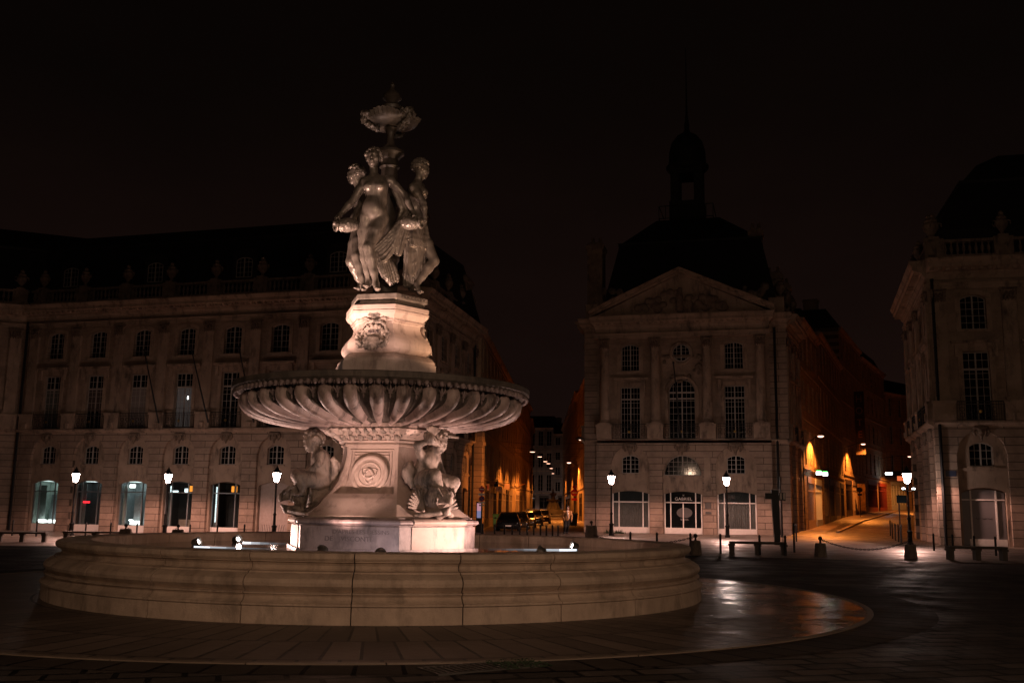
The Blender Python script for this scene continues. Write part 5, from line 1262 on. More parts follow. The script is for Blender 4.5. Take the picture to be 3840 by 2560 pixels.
# the rising street on the right
MT['blue_front'] = plain('blue_lit_pharmacy_front', (.42, .50, .62), .5)  # blue shop light put into the paint colour
house('stone_house', 'orange lit corner house with a pale shopfront beside the pavilion', (22.35, 76.6), (27.2, 88), 16.3, 3, 4, 'rfac', [(1.7, 6.4, 'woodl', 'curtain'), (7.2, 11.8, 'blue_front', 'in_grey')], sh=4.6)
house('stone_house', 'house with dark doorways and two drainpipes after the pharmacy signs', (27.25, 88.1), (36.6, 110.5), 17.0, 3, 8, 'rfac', [(1.2, 5.2, 'wood'), (6.4, 11, 'wood'), (13, 18, 'woodl'), (19, 23, 'wood')], sh=4.6)
house('stone_house', 'tall hotel house with a vertical sign in the rising street', (36.65, 110.6), (45.2, 128.5), 21.0, 4, 6, 'rfac', [(1, 6, 'wood'), (7, 12, 'woodl', 'in_grey'), (13, 18.5, 'wood')], sh=4.6)
house('stone_house', 'house with a dark red shopfront far up the rising street', (45.25, 128.6), (54.6, 145.5), 20.0, 4, 6, 'rfac', [(2, 9, 'redwood'), (10, 17, 'redwood')], sh=4.6)
house('stone_house', 'farthest house at the bend of the rising street with a white lit shop', (54.65, 145.6), (68, 158), 17.0, 3, 6, 'rfac', [(.6, 5, 'blue_front', 'in_grey'), (7, 12, 'wood')], sh=4.6)
house('stone_house', 'house closing the top of the rising street behind the lamps', (68.1, 158.5), (86, 152), 16.0, 3, 6, 'rfac', [(2, 8, 'wood')], sh=4.6)
house('stone_house', 'dark house on the right of the rising street, behind the corner palace', (41, 98), (27.3, 67.9), 15.5, 3, 9, 'rfac', [(3, 9, 'wood')], sh=4.6)

# ------------------------------------------------------------------ lamps
MT['sodium'] = emit('sodium_glow', (1, .52, .36), 3.5); MT['pend'] = emit('pendant_glow', (1, .52, .34), 4.5); MT['neon'] = emit('white_light_box', (.86, .97, 1), 9); MT['ngreen'] = emit('green_light_box', (.08, 1, .12), 3); MT['lens'] = emit('floodlight_lens', (1, .86, .78), 40)
gm, nt, b = nmat('lantern_glass'); nt.nodes.remove(b); tr = nt.nodes.new('ShaderNodeBsdfTransparent'); em = nt.nodes.new('ShaderNodeEmission'); em.inputs[0].default_value = (1, .74, .64, 1); em.inputs[1].default_value = 130
mx = nt.nodes.new('ShaderNodeMixShader'); mx.inputs[0].default_value = .5; lk(nt, tr.outputs[0], mx.inputs[1]); lk(nt, em.outputs[0], mx.inputs[2]); lk(nt, mx.outputs[0], nt.nodes['Material Output'].inputs[0]); MT['glow'] = gm
_beams = {}
def beam(parent, loc, watt, col, cone, blend, batwing=None, aim=(0, 0, -1), size=.1):
    """the lamp's own light, thrown downwards; batwing = a street-lamp optic that throws more light sideways"""
    k = (watt, col, cone, blend, batwing, size)
    if k not in _beams:
        l = D.lights.new('lamp_beam', 'SPOT'); l.energy = watt; l.color = col; l.spot_size = R(cone); l.spot_blend = blend; l.shadow_soft_size = size
        if batwing:
            l.use_nodes = True; n = l.node_tree; e = n.nodes['Emission']; g = n.nodes.new('ShaderNodeTexCoord'); sp_ = n.nodes.new('ShaderNodeSeparateXYZ'); n.links.new(g.outputs['Normal'], sp_.inputs[0])
            ab = n.nodes.new('ShaderNodeMath'); ab.operation = 'ABSOLUTE'; n.links.new(sp_.outputs[2], ab.inputs[0])
            mr = n.nodes.new('ShaderNodeMapRange'); mr.inputs[1].default_value = 0; mr.inputs[2].default_value = 1; mr.inputs[3].default_value = 1; mr.inputs[4].default_value = batwing; n.links.new(ab.outputs[0], mr.inputs[0])
            pw = n.nodes.new('ShaderNodeMath'); pw.operation = 'POWER'; n.links.new(mr.outputs[0], pw.inputs[0]); pw.inputs[1].default_value = 1.6; n.links.new(pw.outputs[0], e.inputs['Strength'])
        _beams[k] = l
    o = D.objects.new('lamp_beam', _beams[k]); COL.objects.link(o); o.parent = parent
    o.matrix_basis = Matrix.Translation(loc) @ Vector(aim).to_track_quat('-Z', 'Y').to_matrix().to_4x4(); return o
def make_lamp(label, loc):
    r = thing('street_lamp', label, 'street lamp', loc, 0, 'lit lantern posts around the square')
    m = MB(); m.lathe([(.17, 0), (.17, .12), (.13, .16), (.12, .62), (.15, .66), (.15, .72), (.085, .78), (.075, 1.3), (.10, 1.33), (.10, 1.40), (.06, 1.45), (.05, 2.9), (.075, 2.95), (.05, 3.0), (.05, 3.12), (.09, 3.18), (.03, 3.24)], 16); m.build('post', 'iron', r, R(40))
    m = MB(); m.prism([(.13*math.cos(R(60*k)), .13*math.sin(R(60*k))) for k in range(6)], 3.27, 3.70, None, [(.23*math.cos(R(60*k)), .23*math.sin(R(60*k))) for k in range(6)]); m.lathe([(.06, 3.20), (.10, 3.23), (.12, 3.265)], 12); m.build('lantern', 'glow', r)
    m = MB(); m.lathe([(.27, 3.705), (.27, 3.74), (.20, 3.82), (.12, 3.90), (.10, 3.96), (.13, 3.98), (.05, 4.03), (.03, 4.12), (0, 4.16)], 18)
    m.build('lantern_cap', 'iron', r, R(40)); beam(r, (0, 0, 3.52), 4600, (1, .51, .39), 167, .25, .05, (0, 0, -1), .16); return r
lspots = [((-26.6, 61.9), 'lit lantern post in front of the second shop window from the left'), (None, 'lit lantern post between the third and fourth shop windows'), (None, 'lit lantern post by the pale carriage door, left of the fountain'),
          ((A(2311, 64.2), 64.2), 'lit lantern post left of the restaurant door'), ((A(2745, 63.6), 63.6), 'lit lantern post right of the restaurant door'), ((A(3427, 53.2), 53.2), 'lit lantern post with two small spotlights at the mouth of the rising street')]
ldir = Vector((math.cos(LA), math.sin(LA)))
lspots[1] = ((-26.6+ldir.x*6.54, 61.9+ldir.y*6.54), lspots[1][1]); lspots[2] = ((-26.6+ldir.x*13.73, 61.9+ldir.y*13.73), lspots[2][1])
lspots.append(((13.0, 203), 'added lantern post lighting the far square, unseen behind the last right house')); lspots.append(((1.5, 199), 'added lantern post lighting the far square, unseen behind the last left house'))  # two unseen posts added to brighten the far house fronts
lamp0 = None
for (x, y), lab in lspots:
    lo = (x, y, gz(x, y))
    if lamp0 is None: lamp0 = make_lamp(lab, lo); last = lamp0
    elif y > 100: copy_thing(lamp0, lo, 0, lab)
    else: last = copy_thing(lamp0, lo, 0, lab)
m = MB()
for s in (-1, 1): m.tube([(0, 0, 2.75), (.22*s, -.1, 2.85)], .02, 6); m.lathe([(.05, -.02), (.09, .1), (.0, .1)], 10, T(.25*s, -.12, 2.83))
m.build('spotlight_arm', 'iron', last); m = MB()
for s in (-1, 1): m.ball((.26*s, -.14, 2.92), (.10, .08, .05), 8, 6)
m.build('spotlight', MT['neon'], last)

MT['lampshade'] = plain('enamel_shade', (.05, .045, .04), .5)
def pendant(x, y, z, w0, w1, label, first=None):
    r = thing('pendant_lamp', label, 'hanging lamp', (x, y, z), 0, 'pendant lamps on cables over the narrow street')
    m = MB(); m.lathe([(.31, -.02), (.30, .02), (.22, .12), (.10, .20), (.07, .30), (.12, .34), (.03, .42), (.02, .75)], 16, None, 0, 2*PI, False); m.build('shade', 'lampshade', r, R(40))
    m = MB(); m.lathe([(0, -.06), (.2, -.04), (.28, 0), (.0, .01)], 14); m.build('bulb', 'pend', r)
    m = MB(); beam(r, (0, 0, -.1), 6000, (1, .29, .045), 138, .4, .3); m.tube([(w0-x, .0, .95), (0, 0, .72), (w1-x, 0, .95)], .012, 5); m.build('cable', 'iron', r)
for i, (x, y, z) in enumerate(((2.15, 97.6, 7.0), (3.14, 107.1, 7.0), (4.12, 118.1, 7.0), (4.68, 123.7, 7.0), (6.0, 147.2, 7.3), (7.5, 176, 7.5))):
    pendant(x, y, z+gz(x, y)*.3, -2.4+.068*(y-77.5), 7.9+.0125*(y-87), ('largest and nearest', 'second', 'third', 'fourth', 'fifth', 'smallest and farthest')[i]+' dome lamp hung over the narrow street')
def wall_lamp(x, y, z, wx, wy, wz, label, watt=9500, aim=None):
    r = thing('wall_lamp', label, 'wall lamp', (x, y, z), 0, 'sodium lamps on wall brackets')
    d = Vector((wx-x, wy-y, wz-z)); m = MB(); m.tube([(0, 0, .1), d*.35+Vector((0, 0, .18)), d*.8+Vector((0, 0, .05)), d], .04, 6); m.build('bracket', 'iron', r)
    m = MB(); m.ball((0, 0, .07), (.34, .34, .10), 12, 6); m.build('hood', 'lampshade', r); m = MB(); m.ball((0, 0, -.02), (.25, .25, .10) if aim is None else (.08, .08, .04), 12, 6); m.build('bulb', 'sodium', r)
    if aim is None: beam(r, (0, 0, -.16), watt, (1, .265, .036), 152, .3, .5, ((x-wx)*.25, (y-wy-.6)*.25, -3))
    else: beam(r, (0, 0, -.16), watt, (1, .30, .05), 46, .5, None, aim); beam(r, (0, 0, -.17), 3200, (1, .28, .04), 66, .8, None, (-2, 2.6, -2.2))
wall_lamp(24.95, 80.6, 7.7, 24.0, 80.4, 7.2, 'sodium lamp on the corner house, nearest the square')
wall_lamp(39.6, 112.6, 9.3, 37.6, 112.5, 8.9, 'sodium lamp on the hotel house, middle of the rising street')
wall_lamp(54.7, 137.6, 9.4, 50.4, 137.6, 9.0, 'sodium lamp nearest the top of the rising street')
wall_lamp(7.3, 125, 7.3, 8.6, 125, 6.8, 'sodium lamp on the right of the narrow street, beyond the pavilion', 5000)
wall_lamp(4.95, 71.5, 6.5, 5.5, 73.0, 6.4, 'sodium lamp on the flank of the pavilion, lighting the pier opposite', 2600, (-6.9, 5.3, -2.4))

# floodlights of the fountain
MT['steel'] = plain('dull_steel', (.12, .11, .10), .45, .6)
def flood(p, aim, label, watt, cone, col=(1, .62, .505), blend=.7, parent_lens='lens'):
    p = Vector(p); aim = Vector(aim); d = (aim-p).normalized(); r = thing('floodlight', label, 'floodlight', p, 0, 'floodlights of the fountain')
    q = d.to_track_quat('Z', 'Y').to_matrix().to_4x4()
    m = MB(); m.lathe([(.05, -.13), (.085, -.10), (.09, .0), (.10, .01), (.10, .03), (.088, .03), (.085, .0)], 16, q, 0, 2*PI, False); m.box(-.02, .02, -.02, .02, -.35, -.08); m.build('housing', 'steel', r, R(40))
    m = MB(); m.lathe([(0, .012), (.042, .01)], 16, q, 0, 2*PI, False); m.build('lens', parent_lens, r)
    l = D.lights.new('floodlight_beam', 'SPOT'); l.energy = watt; l.color = col; l.spot_size = R(cone); l.spot_blend = blend; l.shadow_soft_size = .05
    o = D.objects.new('floodlight_beam', l); COL.objects.link(o); o.parent = r; o.matrix_basis = Matrix.Translation(d*.05) @ d.to_track_quat('-Z', 'Y').to_matrix().to_4x4()
    return r
def fpos(az, r, z): return (FC.x+r*math.cos(R(az)), FC.y+r*math.sin(R(az)), z)
FL = [(17, 4.0, 'glaring floodlight at the water right of the plinth', 200, 2.1), (146, 4.1, 'floodlight at the water beyond the left corner of the plinth', 200, 2.1), (174, 3.7, 'floodlight at the water far left of the plinth', 170, 2.1),
      (-104, 2.7, 'floodlight low in front of the inscription', 270, 2.9), (-26, 3.4, 'floodlight hidden by the rim in front of the bright plinth block', 340, 2.1), (77, 3.4, 'floodlight behind the plinth', 150, 2.2)]
for az, r_, lab, w_, az_ in FL: flood(fpos(az, r_, WZ+.075), fpos(az, .5, az_) if az != -26 else fpos(-43, 1.45, 1.75), lab, w_*1.5, {-104: 58, -26: 84}.get(az, 120), blend=1. if az == -104 else .7)
fl_ = flood((FC.x+.35, FC.y-2.72, WZ+.04), (FC.x-.1, FC.y-1.6, 1.02), 'small cool floodlight close to the inscription', 26, 130, (1, .82, .86), 1.)
for k, az in enumerate((-133, -73, -13, 47, 107, 167)):
    flood(fpos(az, 2.45, 3.86), fpos(az, .3, (6.9, 6.6, 6.2, 6.2, 6.2, 6.2)[k]), ('floodlight in the bowl left of the carved shield', 'floodlight in the bowl right of the carved shield', 'floodlight in the bowl at the right side of the pedestal', 'floodlight in the bowl behind the right side', 'floodlight in the bowl behind the pedestal', 'floodlight in the bowl at the left side of the pedestal')[k], (980, 280, 320, 80, 80, 520)[k], 72, (1, .63, .50) if k != 2 else (1, .58, .34), 1.)

# glowing tubes added as the streaks of floodlight raking the water
for k in range(5): MT['raked%d' % k] = emit('water_light_streak', (.86, .92, 1), (1.3, .6, .3, .15, .07)[k])
for (u0, v0, u1, v1, lab) in ((728, 2045, 1036, 2053, 'added bright glow streak on the water, longest, left of the plinth'), (910, 2029, 1075, 2033, 'added glow streak behind, near the left corner of the plinth'), (1272, 2068.5, 1060, 2061, 'added glow streak in front of the inscription'), (2163, 2056.5, 1830, 2053.5, 'added glow streak right of the plinth, towards the orange reflections')):
    a = Vector((*G(u0, v0, WZ+.03), WZ+.012)); b = Vector((*G(u1, v1, WZ+.03), WZ+.012)); r = thing('light_streak', lab, 'light streak', a, 0, 'added glow streaks on the water'); d = b-a
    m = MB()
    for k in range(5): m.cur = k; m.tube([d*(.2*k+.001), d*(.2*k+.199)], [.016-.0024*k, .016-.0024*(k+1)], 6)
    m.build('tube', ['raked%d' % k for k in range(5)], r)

# ------------------------------------------------------------------ street furniture
post0 = None
def post(x, y, h, label):
    global post0
    if post0 is None:
        m = MB(); m.lathe([(.045, 0), (.045, .86), (.055, .87), (.055, .91), (.04, .93), (.04, .97), (.0, 1.0)], 10); post0 = m.build('bollard_post', 'iron', None, R(40)); o = post0
    else: o = post0.copy(); COL.objects.link(o)
    o.location = (x, y, gz(x, y)); o.scale = (1, 1, h); tag(o, label, 'bollard', 'slim black bollard posts'); return o
for i, u in enumerate((2382, 2481, 2606, 2718, 2864, 2960)):
    y = 40.6-.0042*(u-2382); post(A(u, y), y, .76, ('slim post seen above the rim, left of the restaurant door', 'slim post seen above the rim, under the restaurant door', 'slim post beside the first chained stone bollard', 'slim post just left of the bench by the dark signal mast', 'slim post rising behind the bench by the signal mast', 'slim post at the right end of the bench by the signal mast')[i])
for i, (u, y, h) in enumerate(((2993, 41.5, 1.2), (3002, 57, 1.0), (3355, 70, 1.1), (3362, 66, 1.1), (3373, 62, 1.05), (3384, 59, 1.05), (3395, 56.5, 1.05))):
    post(A(u, y), y, h, ('tall post at the left kerb of the rising street', 'post against the pavilion corner at the rising street', 'farthest post of the row at the right kerb', 'second farthest post of the row at the right kerb', 'middle post of the row at the right kerb', 'second nearest post of the row at the right kerb', 'nearest post of the row at the right kerb, by the lantern')[i])
for i, (u, v) in enumerate(((3503, 2064), (3574, 2070), (3656, 2078), (3736, 2083))):
    x, y = G(u, v); post(x, y, .78, ('slim post left of the right hand bench, by the drainpipe', 'slim post at the left end of the right hand bench', 'slim post behind the middle of the right hand bench', 'slim post behind the right end of the right hand bench')[i])
for i, u in enumerate((7, 94, 183, 364, 456, 553, 749, 850, 950)):
    y = 60.6-.0079*(u-7); x = (u-1929)/3765*y; post(x, y, .92, ('slim post at the far left edge', 'slim post behind the left bench', 'slim post before the pale green shop', 'slim post right of the shop with the red light', 'slim post before the third shop window', 'slim post left of the lamp with the orange shop behind', 'slim post between the fourth and fifth shops', 'slim post before the fifth shop window', 'slim post left of the carriage door')[i])
for i, u in enumerate((1793, 1830, 1875, 1911, 1940, 1969, 1996, 2021, 2046, 2068, 2091, 2112)):
    post(A(u, 52), 52, .80, ('post left of the no entry sign', 'post right of the no entry sign', 'post below the left headlight of the first black car', 'post below the number plate of the first black car', 'post below the right headlight of the first black car', 'post at the right edge of the first black car', 'first post in the road, next to the cars', 'second post in the road from the cars', 'third post in the road from the cars', 'fourth post in the road from the cars', 'post in the road left of the walking man', 'post by the legs of the walking man')[i])

MT['bstone'] = stone('bollard_stone', (.16, .125, .10), (.24, .19, .15), 3, .8, (.08, .06, .05))
def stone_bollard(u, v, label, h=.52, src=None):
    x, y = G(u, v); r = thing('stone_bollard', label, 'bollard', (x, y, 0), .2, 'stone bollards linked by chains')
    m = MB(); m.loft([[(a*w, b*w, z) for a, b in ((-1, -.8), (-.8, -1), (.8, -1), (1, -.8), (1, .8), (.8, 1), (-.8, 1), (-1, .8))] for w, z in ((.185, 0), (.18, .06), (.155, h-.05), (.14, h))]); m.build('block', 'bstone', r)
    m = MB(); m.lathe([(.05, h-.01), (.035, h+.05), (.035, h+.09), (.075, h+.14), (.08, h+.19), (.05, h+.24), (0, h+.26)], 12); m.build('knob', 'iron', r); return Vector((x, y, h+.15))
b1 = stone_bollard(2609, 2079, 'dark stone bollard half hidden behind the right end of the basin')
b2 = stone_bollard(3078, 2087, 'stone bollard in the middle of the orange street mouth', .50)
b3 = stone_bollard(3416, 2092, 'stone bollard below the lantern of the rising street', .50)
def chain(a, b, sag, label, n):
    m = MB()
    for i in range(n):
        t = (i+.5)/n; p = a.lerp(b, t); p.z -= sag*4*t*(1-t); d = (b-a).normalized(); sl = -sag*4*(1-2*t)/(b-a).length
        Mx = Matrix.Translation(p) @ Vector((d.x, d.y, sl)).to_track_quat('X', 'Z').to_matrix().to_4x4() @ Matrix.Rotation(PI/2*(i % 2), 4, 'X')
        m.tube([Mx @ Vector((.055*math.cos(q), .026*math.sin(q), 0)) for q in np.linspace(0, 2*PI, 9)], .012, 5, False)
    return tag(m.build('chain', 'iron', None, True), label, 'chain', 'chains between stone bollards')
chain(b2, b3, .36, 'long sagging chain across the mouth of the rising street', 44)
b0 = Vector((b1.x-3.6, b1.y+2.0, .6)); chain(b1, b0, .3, 'chain running left from the bollard behind the basin', 50)
def far_bollard(u, y, label):
    x = (u-1929)/3775*y; r = thing('stone_bollard', label, 'bollard', (x, y, gz(x, y)), .2, 'stone bollards linked by chains'); h = .75
    m = MB(); m.loft([[(a*w, b*w, z) for a, b in ((-1, -.8), (-.8, -1), (.8, -1), (1, -.8), (1, .8), (.8, 1), (-.8, 1), (-1, .8))] for w, z in ((.32, 0), (.3, .06), (.25, h-.06), (.23, h))]); m.build('block', 'bstone', r)
    m = MB(); m.lathe([(.05, h-.01), (.035, h+.05), (.035, h+.09), (.085, h+.14), (.09, h+.19), (.05, h+.24), (0, h+.26)], 12); m.build('knob', 'iron', r); return Vector((x, y, gz(x, y)+h+.15))
c1 = far_bollard(508, 50, 'stone bollard before the third shop, chain falling to its right'); c2 = far_bollard(702, 49, 'stone bollard right of the second lantern post, chain falling to its left'); chain(c1, c2, .75, 'chain dipping behind the basin at the left', 30)
c3 = far_bollard(2234, 55, 'small dark bollard seen over the rim below the left restaurant curtain')

MT['bench'] = stone('dark_bench_stone', (.06, .05, .04), (.11, .09, .075), 3, .7, None)
bench0 = None
def bench(x, y, rz, L, label):
    r = thing('stone_bench', label, 'bench', (x, y, gz(x, y)), rz, 'backless stone benches'); 
    m = MB(); m.loft([[(s_*L/2, q, z) for q, z in ((-.2, .40), (-.23, .43), (-.23, .47), (-.2, .49), (.2, .49), (.23, .47), (.23, .43), (.2, .40))] for s_ in (-1, 1)]); m.build('seat', 'bench', r)
    for q in (-.46, 0, .46):
        m = MB(); m.box(q*L-.09, q*L+.09, -.16, .16, 0, .32); m.box(q*L-.12, q*L+.12, -.19, .19, .32, .40); m.build('leg', 'bench', r)
x0, y0 = G(2750, 2078); bench(x0+.95, y0+.1, -.1, 2.1, 'dark stone bench below the signal mast')
x0, y0 = G(3664, 2099); bench(x0, y0, -.05, 2.05, 'dark stone bench in front of the right corner palace')
bench((120-1929)/3790*51, 51, .25, 2.2, 'dark stone bench before the lit pavement at far left'); bench((395-1929)/3780*54, 54, .0, 3.3, 'long dark slab bench left of the second lantern, above the basin rim')

# signal mast seen from behind
x0, y0 = G(2912, 2042)
sm_ = thing('signal_mast', 'broad dark signal mast with two small white plates before the pavilion corner', 'signal mast', (x0, y0, 0), -.1)
m = MB(); m.loft([[(sx*w+o, sy*.12, z) for sx, sy in ((-1, -1), (1, -1), (1, 1), (-1, 1))] for w, z, o in ((.13, 0, .04), (.16, .9, .02), (.18, 1.9, 0), (.17, 2.7, -.03))]); m.build('mast', 'iron', sm_)
m = MB(); m.box(-.50, -.16, -.14, .02, 2.26, 2.52); m.box(-.52, -.14, -.16, -.14, 2.24, 2.54); m.build('signal_box', 'iron', sm_)
m = MB()
for q in (.22, .38): m.box(q, q+.09, -.08, -.06, 2.24, 2.55)
m.build('plate', 'shopframe', sm_); m = MB(); m.box(.17, .50, -.055, .06, 2.18, 2.58); m.box(.30, .34, -.02, .02, 0, 2.2); m.build('plate_holder', 'iron', sm_)
sg = thing('sign_post', 'thin dark post with a blank upright panel at the pavilion corner', 'sign post', (A(2947, 66), 66, 0), -.3)
m = MB(); m.tube([(0, 0, 0), (0, 0, 3.9)], .05, 8); m.build('pole', 'iron', sg); m = MB(); m.box(-.42, -.02, -.03, .03, .5, 3.1); m.build('panel', 'bench', sg)

# road signs
MT['sred'] = plain('sign_red', (.55, .02, .025), .4); MT['swhite'] = plain('sign_white', (.8, .76, .72), .45); MT['sblue'] = plain('sign_blue', (.02, .035, .16), .4); MT['sback'] = plain('sign_back', (.02, .02, .02), .6)
def disc(m, z, r, y): m.lathe([(0, -.008), (r, -.008), (r, .008), (0, .008)], 28, T(0, y, z) @ Matrix.Rotation(PI/2, 4, 'X'))
x0, y0 = -1.72, 62.5
rs = thing('road_sign', 'pole with a red no entry disc and a round no parking sign', 'road sign', (x0, y0, gz(x0, y0)), -.03)
m = MB(); m.tube([(0, 0, 0), (0, 0, 2.95)], .04, 8); m.build('pole', 'iron', rs)
m = MB(); disc(m, 2.72, .18, -.06); ne = m.build('no_entry_disc', 'sred', rs); m = MB(); m.box(-.13, .13, -.08, -.072, 2.69, 2.75); m.build('bar', 'swhite', ne)
m = MB(); m.box(-.2, .2, -.065, -.055, 2.35, 2.48); m.box(-.2, .2, -.065, -.055, 1.86, 1.97); m.box(-.16, .17, -.065, -.055, 1.71, 1.80); m.build('text_plate', 'swhite', rs)
m = MB(); disc(m, 2.15, .18, -.06); npk = m.build('no_parking_disc', 'sred', rs); m = MB(); disc(m, 2.15, .135, -.072); m.build('blue_field', 'sblue', npk); m = MB(); m.box(-.135, .135, -.088, -.081, -.02, .02, T(0, 0, 2.15) @ Matrix.Rotation(R(45), 4, 'Y')); m.build('bar', 'sred', npk)
ad = thing('display_panel', 'narrow glowing pink and blue panel behind the road sign', 'display panel', (-1.98, 66.5, 0), -.05)
MT['pink'] = emit('pink_display', (.9, .42, .5), .55); MT['lilac'] = emit('lilac_display', (.36, .36, .62), .5)
m = MB(); m.box(-.2, .2, 0, .15, 0, 2.0); m.build('case', 'iron', ad); m = MB(); m.box(-.15, .15, -.01, 0, 1.35, 1.9); m.cur = 1; m.box(-.15, .15, -.012, -.002, .95, 1.4); m.build('screen', ['pink', 'lilac'], ad)
x0 = A(2172, 104)
r2 = thing('road_sign', 'red no entry disc at the right edge of the narrow street', 'road sign', (x0, 104, gz(x0, 104)), .05)
m = MB(); m.tube([(0, 0, 0), (0, 0, 3.4)], .05, 8); m.build('pole', 'iron', r2); m = MB(); disc(m, 3.1, .36, -.06); q = m.build('no_entry_disc', 'sred', r2); m = MB(); m.box(-.26, .26, -.08, -.072, 3.05, 3.15); m.build('bar', 'swhite', q); m = MB(); m.box(-.3, .3, -.06, -.05, 2.3, 2.55); m.box(-.2, .2, -.06, -.05, 3.55, 3.8); m.build('plate', 'sred', r2)
x0 = A(3392, 58); r3 = thing('direction_sign', 'dark blue sign plate on a thin pole left of the last lantern', 'sign', (x0, 58, gz(x0, 58)), -.3)
m = MB(); m.tube([(0, 0, 0), (0, 0, 2.7)], .04, 8); m.build('pole', 'iron', r3); m = MB(); m.box(-.12, .42, -.06, -.04, 2.22, 2.66); m.build('plate', plain('dark_teal_plate', (.003, .007, .009), .8, 0, .05), r3)
x0 = A(3246, 112); r4 = thing('road_sign', 'round road sign seen from behind before the lit poster in the rising street', 'road sign', (x0, 112, gz(x0, 112)), -.3)
m = MB(); m.tube([(0, 0, 0), (0, 0, 3.1)], .05, 8); m.build('pole', 'iron', r4); m = MB(); disc(m, 2.95, .3, .04); m.box(-.22, .22, .03, .05, 2.3, 2.55); m.build('disc', 'sback', r4)
# hanging shop signs
MT['bsign'] = plain('pale_hanging_sign', (.62, .40, .33), .6); MT['bdark'] = plain('dark_hanging_sign', (.03, .02, .015), .6)
def blade(u, y, v0, v1, wpx, mat, label, mark=None):
    yy = y; z1 = CAMH-(v0-1907)*yy/3804; z0 = CAMH-(v1-1907)*yy/3804; x = A(u, yy); w = wpx*yy/3804
    r = thing('hanging_sign', label, 'shop sign', (x, yy, z0), .02, 'hanging shop signs in the narrow street')
    m = MB(); m.box(0, w, -.04, .04, 0, z1-z0); bd = m.build('board', mat, r); m = MB(); m.tube([(-.5, 0, z1-z0+.08), (w, 0, z1-z0+.08)], .025, 6); m.build('bracket', 'iron', r)
    if mark == 'lines':
        m = MB()
        for q in (.25, .45, .62): m.box(.1*w, .9*w, -.048, -.042, q*(z1-z0), q*(z1-z0)+.06)
        m.build('print', 'sred', r)
    if mark == 'tick': m = MB(); m.tube([(.4*w, -.045, .3*(z1-z0)), (.5*w, -.045, .45*(z1-z0)), (.65*w, -.045, .75*(z1-z0))], .02, 5); m.build('print', 'sback', r)
blade(1826, 84, 1817, 1842, 26, 'bsign', 'pink hanging sign with red print behind the no entry disc', 'lines'); blade(1863, 92, 1808, 1830, 21, 'bdark', 'dark square hanging sign between the pale ones'); blade(1877, 88, 1827, 1845, 22, 'bsign', 'pale hanging sign with a small dark stroke', 'tick'); blade(1909, 100, 1817, 1835, 19, 'bsign', 'plain pale hanging sign nearest the trees of light')
hs = thing('hotel_sign', 'tall vertical hotel sign on the house front of the rising street', 'shop sign', (39.9, 114.2, 8.2), -.75)
m = MB(); m.box(-.55, .55, -.08, .08, 0, 7.2); m.build('board', 'bdark', hs)
MT['hletter'] = plain('brown_sign_letters', (.30, .15, .09), .6)
for k, ch in enumerate('HOTEL'): lettering(ch, 1.1, 'hletter', hs, T(0, -.085, 6.3-1.35*k), .01)
ph = thing('pharmacy_sign', 'two white light boxes with green tops over the pharmacy', 'shop sign', (A(3085, 79), 79, 4.55), -.2)
m = MB()
for q in (0, .47): m.box(q, q+.38, -.08, .08, -q*.15, .24-q*.15)
m.build('light_box', 'neon', ph); m = MB()
for q in (0, .47): m.box(q+.02, q+.36, -.08, .08, .25-q*.15, .33-q*.15)
m.build('green_strip', 'ngreen', ph); m = MB(); m.box(-.6, 1.0, .1, .14, .35, .40); m.build('bracket', 'iron', ph)
ws = thing('light_sign', 'small white light box over the last shop of the rising street', 'shop sign', (A(3346, 138), 138, 6.9), -.2)
m = MB(); m.box(0, .9, -.1, .1, 0, .28); m.build('light_box', 'neon', ws); m = MB(); m.box(.95, 2.2, -.1, .1, -.3, .5); m.build('board', 'bdark', ws)
og = thing('light_sign', 'small orange lit sign left of the last lantern', 'shop sign', (A(3390, 120), 120, 5.5), -.2)
m = MB(); m.box(0, .75, -.1, .1, 0, .55); m.build('light_box', emit('orange_sign', (1, .2, .07), .8), og)
po = thing('poster', 'square lit poster on the hotel house behind the round sign', 'poster', (A(3252, 117.5), 117.5, 1.9), .6)
m = MB(); m.box(-.7, .7, -.05, 0, 0, 3.1); m.build('sheet', stone('faded_poster', (.02, .012, .008), (.30, .16, .05), 2.2, .7, (.05, .02, .01), .1), po)
# flag poles
for (x, z0, x1, z1, lab) in ((9.2, 6.9, 9.0, 11.6, 'bare flagpole left of the fourth balcony'), (13.0, 6.9, 12.55, 11.7, 'bare flagpole between the fourth and fifth balconies'), (16.4, 6.9, 16.1, 11.6, 'bare flagpole rising above the bowl at its left')):
    m = MB(); m.tube([(x, -.35, z0), (x1, -2.2, z1)], [.06, .04], 7); m.ball((x1, -2.2, z1), .08, 8, 6)
    o = m.build('flagpole', 'iron', None, R(40)); o.location = LO; o.rotation_euler = (0, 0, LA); tag(o, lab, 'flagpole', 'bare flagpoles on the palaces')
m = MB(); m.tube([(3.6, -.4, 6.9), (3.35, -2.0, 11.7)], [.06, .04], 7); m.ball((3.35, -2.0, 11.7), .08, 8, 6); o = m.build('flagpole', 'iron', None, R(40)); o.location = MO; o.rotation_euler = (0, 0, MA); tag(o, 'bare flagpole before the round topped window of the pavilion', 'flagpole', 'bare flagpoles on the palaces')

